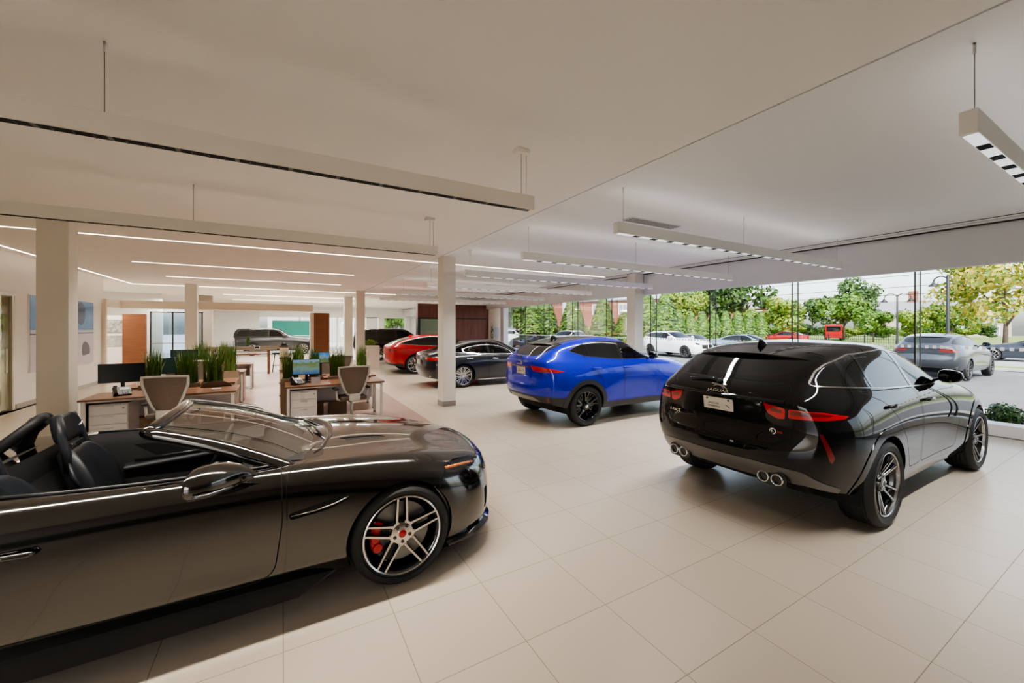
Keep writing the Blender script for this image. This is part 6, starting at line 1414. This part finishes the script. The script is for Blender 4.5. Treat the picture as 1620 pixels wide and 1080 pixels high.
for kind, px, t, s, sz, lb in (
    ('yellow', 1590, 28, 1.12, 1.0, 'large yellow-leaved tree at the photo\'s right edge, across the road'),
    ('bright', 1237, 50, .85, .9, 'bright green tree beyond the fence, just right of the doubled window joint'),
    ('bright', 1200, 56, .68, .9, 'small light green tree at the right end of the clipped hedge'),
    ('round', 1335, 58, .95, .95, 'rounded dark green tree behind the red truck'),
    ('dark', 1352, 88, 1.45, 1., 'tall airy tree, highest of those left of the double street lamp'),
    ('round', 1382, 50, .60, .85, 'rounded olive green tree left of the double street lamp'),
    ('bright', 1448, 46, .58, .95, 'light green tree just right of the double street lamp'),
    ('bright', 1476, 52, .64, .9, 'light green tree between the two street lamps'),
    ('round', 1506, 50, .68, .95, 'blue-green tree behind the single street lamp'),
    ('dark', 1285, 95, 1.05, .95, 'distant dark tree on the skyline behind the bright green one'),
    ('dark', 1230, 98, 1.05, .9, 'distant dark tree on the skyline behind the clipped hedge\'s right end'),
    ('dark', 1175, 66, 1.35, 1.0, 'dark spreading evergreen, highest behind the clipped hedge'),
    ('dark', 1118, 64, 1.25, 1.0, 'dark spreading evergreen behind the clipped hedge, nearer the window column'),
    ('bright', 1082, 58, 1.0, 1.0, 'yellow-green leafy tree above the left end of the clipped hedge'),
    ('cypress', 1052, 44, 2.35, .78, 'dark conifer immediately right of the window column'),
    ('cypress', 1024, 50, 2.6, .78, 'dark conifer showing past the window column\'s right edge'),
    ('cypress', 954, 38, 1.9, .82, 'light green tree in front of the brick building'), ('cypress', 988, 36, 1.6, .66, 'light green shrub-like tree touching the window column\'s left edge'),
    ('cypress', 906, 40, 2.1, .76, 'dark conifer just right of the grey utility pole'), ('cypress', 862, 42, 2.3, .72, 'dark conifer left of the grey utility pole'), ('cypress', 842, 40, 2.0, .72, 'green tree above the dark parked car'), ('round', 818, 44, .78, .95, 'green tree beside the corner pier of the window wall')):
    x, y = at(px, t); s *= 1.0 if kind == 'yellow' else 1.18; tree(kind, x, y, s, lb, sz=sz, rz=px * .37)
for k in range(8):
    x, y = at(1074 + 18.5 * k, 50); tree('cypress', x, y, 1.85, ['clipped arborvitae, leftmost of the hedge behind the white car', 'clipped arborvitae, second from the hedge\'s left end', 'clipped arborvitae, third from the hedge\'s left end', 'clipped arborvitae just left of the hedge\'s middle', 'clipped arborvitae just right of the hedge\'s middle', 'clipped arborvitae, third from the hedge\'s right end', 'clipped arborvitae, second from the hedge\'s right end', 'clipped arborvitae at the hedge\'s right end'][k], 'clipped hedge across the car park', sz=.80, rz=k)
t_ = tree('bush', 11.22, 1.80, .88, 'small round dark green shrub in the mulch bed outside the window', None); t_.location.z = G0 + .10
for k, px in enumerate((925, 948, 972, 996)):
    x, y = at(px, 50 + k % 2); t_ = thing('garden_shrub', 'low green shrub in front of the brick building', 'shrub', (x, y, G0), k, 'low shrubs in front of the brick building'); c = link('crown', CROWN[('bright', 'round')[k % 2]], t_); c.scale = (.6, .6, .42); c.location = (0, 0, -.55)
for k, px in enumerate((1222, 1252, 1282, 1310, 1345, 1372, 1400, 1430, 1460, 1490, 1520, 1550)):
    x, y = at(px, 61 + (k % 3) * 2); t_ = thing('garden_shrub', 'rounded green shrub behind the black picket fence', 'shrub', (x, y, G0), k, 'shrubs in a row behind the picket fence'); c = link('crown', CROWN[('round', 'bright', 'dark')[k % 3]], t_); c.scale = (.75, .75, .42); c.location = (0, 0, -.55)
# parked and passing cars
small_suv('grey sport utility car parked outside, its red-lamped tail above the black car\'s mirror', (21.1, 5.12, G0), 0, mat('paint_outdoor_grey', (.045, .052, .064), .3, .5, coat=1.), lev=4, name='parked_car')
small_suv('white sport utility car parked outside, right of the window column', (22.8, 18.9, G0), R(-95), p_white)
small_saloon('dark grey car parked outside beyond the white car\'s bonnet', (25.7, 19.6, G0), R(-97), p_dark)
small_saloon('pale blue car parked outside, second beyond the white car', (27.2, 16.6, G0), R(-80), mat('paint_pale_blue', (.14, .26, .36), .3, .3, coat=1.))
small_saloon('dark car passing on the road at the photo\'s right edge', (36, 3.1, G0), R(90), p_dark)
x, y = at(806, 44); small_suv('white car parked outside beside the corner pier', (x, y, G0), R(-70), p_white)
x, y = at(852, 40); small_saloon('dark blue car parked outside between two white ones', (x, y, G0), R(-160), p_dark)
x, y = at(908, 32); small_suv('white sport utility car parked outside, above the blue car\'s roof', (x, y, G0), R(-160), p_white)
x, y = at(1258, 47); small_saloon('red car on the far street, above the black car\'s roof', (x, y, G0), R(90), p_red)
t = thing('delivery_truck', 'small red truck on the far street behind the fence', 'truck', (*at(1318, 58), G0), R(203))
b = MB(); b.box((1.2, 0, 1.35), (1.6, 1.9, 1.9), p_red, .1); b.box((1.6, 0, 1.7), (.86, 1.6, .75), darkglass, .05); b.obj('cab', t)
b = MB(); b.box((-1.0, 0, .85), (3.0, 1.9, .5), p_red, .05); b.obj('load_bed', t)
for x in (1.2, -1.4):
    for y in (-.85, .85): b = MB(); b.lathe([(0, -.12), (.38, -.12), (.4, 0), (.38, .12), (0, .12)], rubber, 16, T=Matrix.Translation((x, y, .4)), axis='y'); b.obj('wheel', t)
# fence, lamps, poles
t = thing('picket_fence', 'long black metal picket fence beyond the road', 'fence', (46, 14, G0))
b = MB()
for k in range(190): b.box((0, -4 + k * .16, .62), (.022, .022, 1.15), blackm)
b.box((0, 11, 1.1), (.03, 30.5, .04), blackm); b.box((0, 11, .22), (.03, 30.5, .04), blackm); b.obj('pickets', t)
for k in range(12): b = MB(); b.box((0, -4 + k * 2.75, .7), (.07, .07, 1.4), blackm); b.obj('post', t)
def street_lamp(x, y, h, arms, label, r=.42):
    t = thing('street_lamp', label, 'street lamp', (x, y, G0)); b = MB(); b.lathe([(0, 0), (.16, 0), (.17, .3), (.09, .5), (.07, 1.0), (.055, h), (0, h + .05)], blackm, 14); b.obj('post', t)
    for s in arms:
        a = MB(); pts = [(0, s * (r - r * cos(q)), h - .25 + r * sin(q)) for q in [pi * k / 10 for k in range(11)]]; a.tube(pts, .03, blackm, 8); o = a.obj('arm', t)
        l = MB(); l.lathe([(.03, .12), (.06, .05), (.10, -.02), (.24, -.16), (.25, -.2), (0, -.19)], blackm, 16, T=Matrix.Translation((0, s * 2 * r, h - .32)) @ Matrix.Scale(.5 + .5 * r / .42, 4)); l.obj('lamp_shade', o)
    return t
street_lamp(44.4, 12.8, 4.55, (1, -1), 'black double-armed street lamp above the black car\'s roof')
street_lamp(27.4, 6.1, 4.35, (1,), 'black single-armed street lamp behind the parked grey car', .24)
x, y = at(893, 47); t = thing('utility_pole', 'plain grey utility pole in front of the dark conifers', 'pole', (x, y, G0)); b = MB(); b.tube([(0, 0, 0), (0, 0, 6.5)], [.30, .24], mat('pole_grey', (.45, .46, .46), .6), 12); b.obj('shaft', t)
for z, lb in ((7.9, 'upper of the thin overhead power lines across the sky'), (6.6, 'middle of the thin overhead power lines across the sky'), (5.7, 'lowest of the thin overhead power lines across the sky')):
    b = MB(); b.tube([(62, -40 + 12 * k, z - .12 * sin(pi * k / 14)) for k in range(15)], .035, blackm, 6); tag(b.obj('power_line'), lb, 'cable', 'overhead power lines')
# buildings
def building(x, y, rz, w, d, h, label, roof, wall=brick, rows=2, cols=5):
    t = thing('brick_building', label, 'building', (x, y, G0), rz); b = MB(); b.box((0, 0, h / 2), (w, d, h), wall); b.obj('walls', t)
    b = MB(); b.prism([(-d / 2 - .4, h), (d / 2 + .4, h), (0, h + roof)], -w / 2 - .3, w / 2 + .3, roofm, axis='x'); b.obj('roof', t)
    for r in range(rows):
        for c in range(cols):
            f = MB(); cx = -w / 2 + (c + .5) * w / cols; cz = h * (r + .55) / rows; f.box((cx, -d / 2 - .03, cz), (1.5, .1, 1.9), sill_w); o = f.obj('window', t)
            p = MB()
            for q in (-.34, .34): p.box((cx + q, -d / 2 - .09, cz), (.56, .04, 1.6), winm)
            p.obj('pane', o)
    return t
x, y = at(958, 76); building(x, y, R(-62), 24, 10, 6.6, 'red brick building with white-framed windows seen left of the window column', .6)
x, y = at(1140, 84); building(x, y, R(-58), 16, 9, 5.5, 'red brick house mostly hidden behind hedge and evergreens', 2.0)
x, y = at(1478, 92); t = building(x, y, R(-80), 22, 12, 4.6, 'long building with grey slate roof and brick chimney behind the street lamps', 3.6, wall=mat('pale_brick', (.42, .36, .32), .85)); c = MB(); c.box((-3.4, 0, 6.2), (1.6, 1.6, 8.6), brick); c.obj('chimney', t)
# behind the far glazing
x, y = at(610, 60); building(x, y, R(0), 30, 10, 6, 'pale far building seen through the glazing at the back of the showroom', .5, wall=concrete)
for px, t0, s in ((655, 50, .9), (622, 55, .8)): x, y = at(px, t0); tree('round', x, y, s, 'green tree behind the far glazing, ' + ('right of' if px > 640 else 'above') + ' the black off-road car')
UP = 2.2
LOOK = 'AgX - Medium High Contrast'
# ------------------------------------------------------------------ cars into the showroom
convertible(); black_suv(); blue_suv(); dark_saloon(); red_crossover()
boxy_suv('black off-road car on a low white plinth behind the red crossover', (4.35, 22.4, .08), 0, p_black, lev=3, k=.88)
boxy_suv('dark grey off-road car in the far room behind the high table', (-1.7, 31.6, 0), 0, mat('paint_gunmetal', (.02, .022, .026), .35, .2, coat=1.), lev=3, k=.95)
# ------------------------------------------------------------------ light
w = bpy.data.worlds.new('sky'); SC.world = w; w.use_nodes = True; nt = w.node_tree; bg = nt.nodes['Background']
sk_ = nt.nodes.new('ShaderNodeTexSky'); sk_.sky_type = 'NISHITA'; sk_.sun_disc = False; sk_.sun_elevation = R(48); sk_.sun_rotation = R(215); sk_.air_density = 1.0; sk_.dust_density = 3.0; sk_.ozone_density = 1.0
hs = nt.nodes.new('ShaderNodeHueSaturation'); hs.inputs['Saturation'].default_value = .6; nt.links.new(sk_.outputs[0], hs.inputs['Color']); nt.links.new(hs.outputs[0], bg.inputs[0]); bg.inputs[1].default_value = SKY
su = bpy.data.lights.new('sun', 'SUN'); su.energy = SUN; su.angle = R(1.5); su.color = (1, .95, .86); o = bpy.data.objects.new('sun', su); COL.objects.link(o); o.rotation_euler = Vector((.50, .42, -.80)).to_track_quat('-Z', 'Y').to_euler()
def area(x, y, z, sx, sy, e, col, rot=(0, 0, 0), spread=105):
    l = bpy.data.lights.new('lamp', 'AREA'); l.shape = 'RECTANGLE'; l.size = sx; l.size_y = sy; l.energy = e; l.color = col; l.spread = R(spread)
    o = bpy.data.objects.new('lamp', l); COL.objects.link(o); o.location = (x, y, z); o.rotation_euler = rot; return o
for y in (3.13, 5.75): area(-.2, y, 2.87, 4.3, .06, PEN, (1, .93, .83))
for y in (.66, 3.38, 5.45, 7.75, 10.3, 13.1, 16.2): area(6.16, y, 2.87, 5.5, .06, PEN * .9, (1, .97, .93))
for y in (9.66, 13.2, 16.45, 19.9): area(-.5, y, H - .02, 6.0, .06, PEN * 1.5, (1, .91, .79))
for y in (.66, 3.38, 5.45, 7.75, 10.3, 13.1, 16.2): area(6.16, y, 3.03, 5.5, .07, UP * 1.2, (1, .98, .95), (pi, 0, 0), 180)  # uplights added on top of the pendants to brighten the ceiling
for y in (24, 28, 32): area(1.5, y, H - .02, 7, .06, PEN * 5.5, (1, .95, .88), spread=180)
area(-6.0, 11.4, 2.9, .8, 2.5, 25, (1, .8, .6)); area(-6.2, 20.6, 3.2, 1.2, 1.2, 90, (1, .9, .78), spread=180); area(-4.4, 24.2, 3.2, 1.2, 1.2, 60, (1, .95, .9), spread=180)
# ------------------------------------------------------------------ camera
cam = bpy.data.cameras.new('camera'); co = bpy.data.objects.new('camera', cam); COL.objects.link(co); SC.camera = co
cam.sensor_width = 36; cam.lens = 631 / 1620 * 36; cam.shift_y = -22 / 1620; cam.clip_end = 500; cam.clip_start = .05
co.location = (0, 0, 1.8); co.rotation_euler = (R(90), 0, -math.atan2(363, 631))
SC.view_settings.view_transform = 'AgX'; SC.view_settings.look = LOOK; SC.view_settings.exposure = EXPO
SC.cycles.use_denoising = True; SC.cycles.max_bounces = 10; SC.cycles.diffuse_bounces = 6; SC.cycles.glossy_bounces = 5; SC.cycles.transparent_max_bounces = 24; SC.cycles.sample_clamp_indirect = 6; SC.cycles.caustics_reflective = False; SC.cycles.caustics_refractive = False
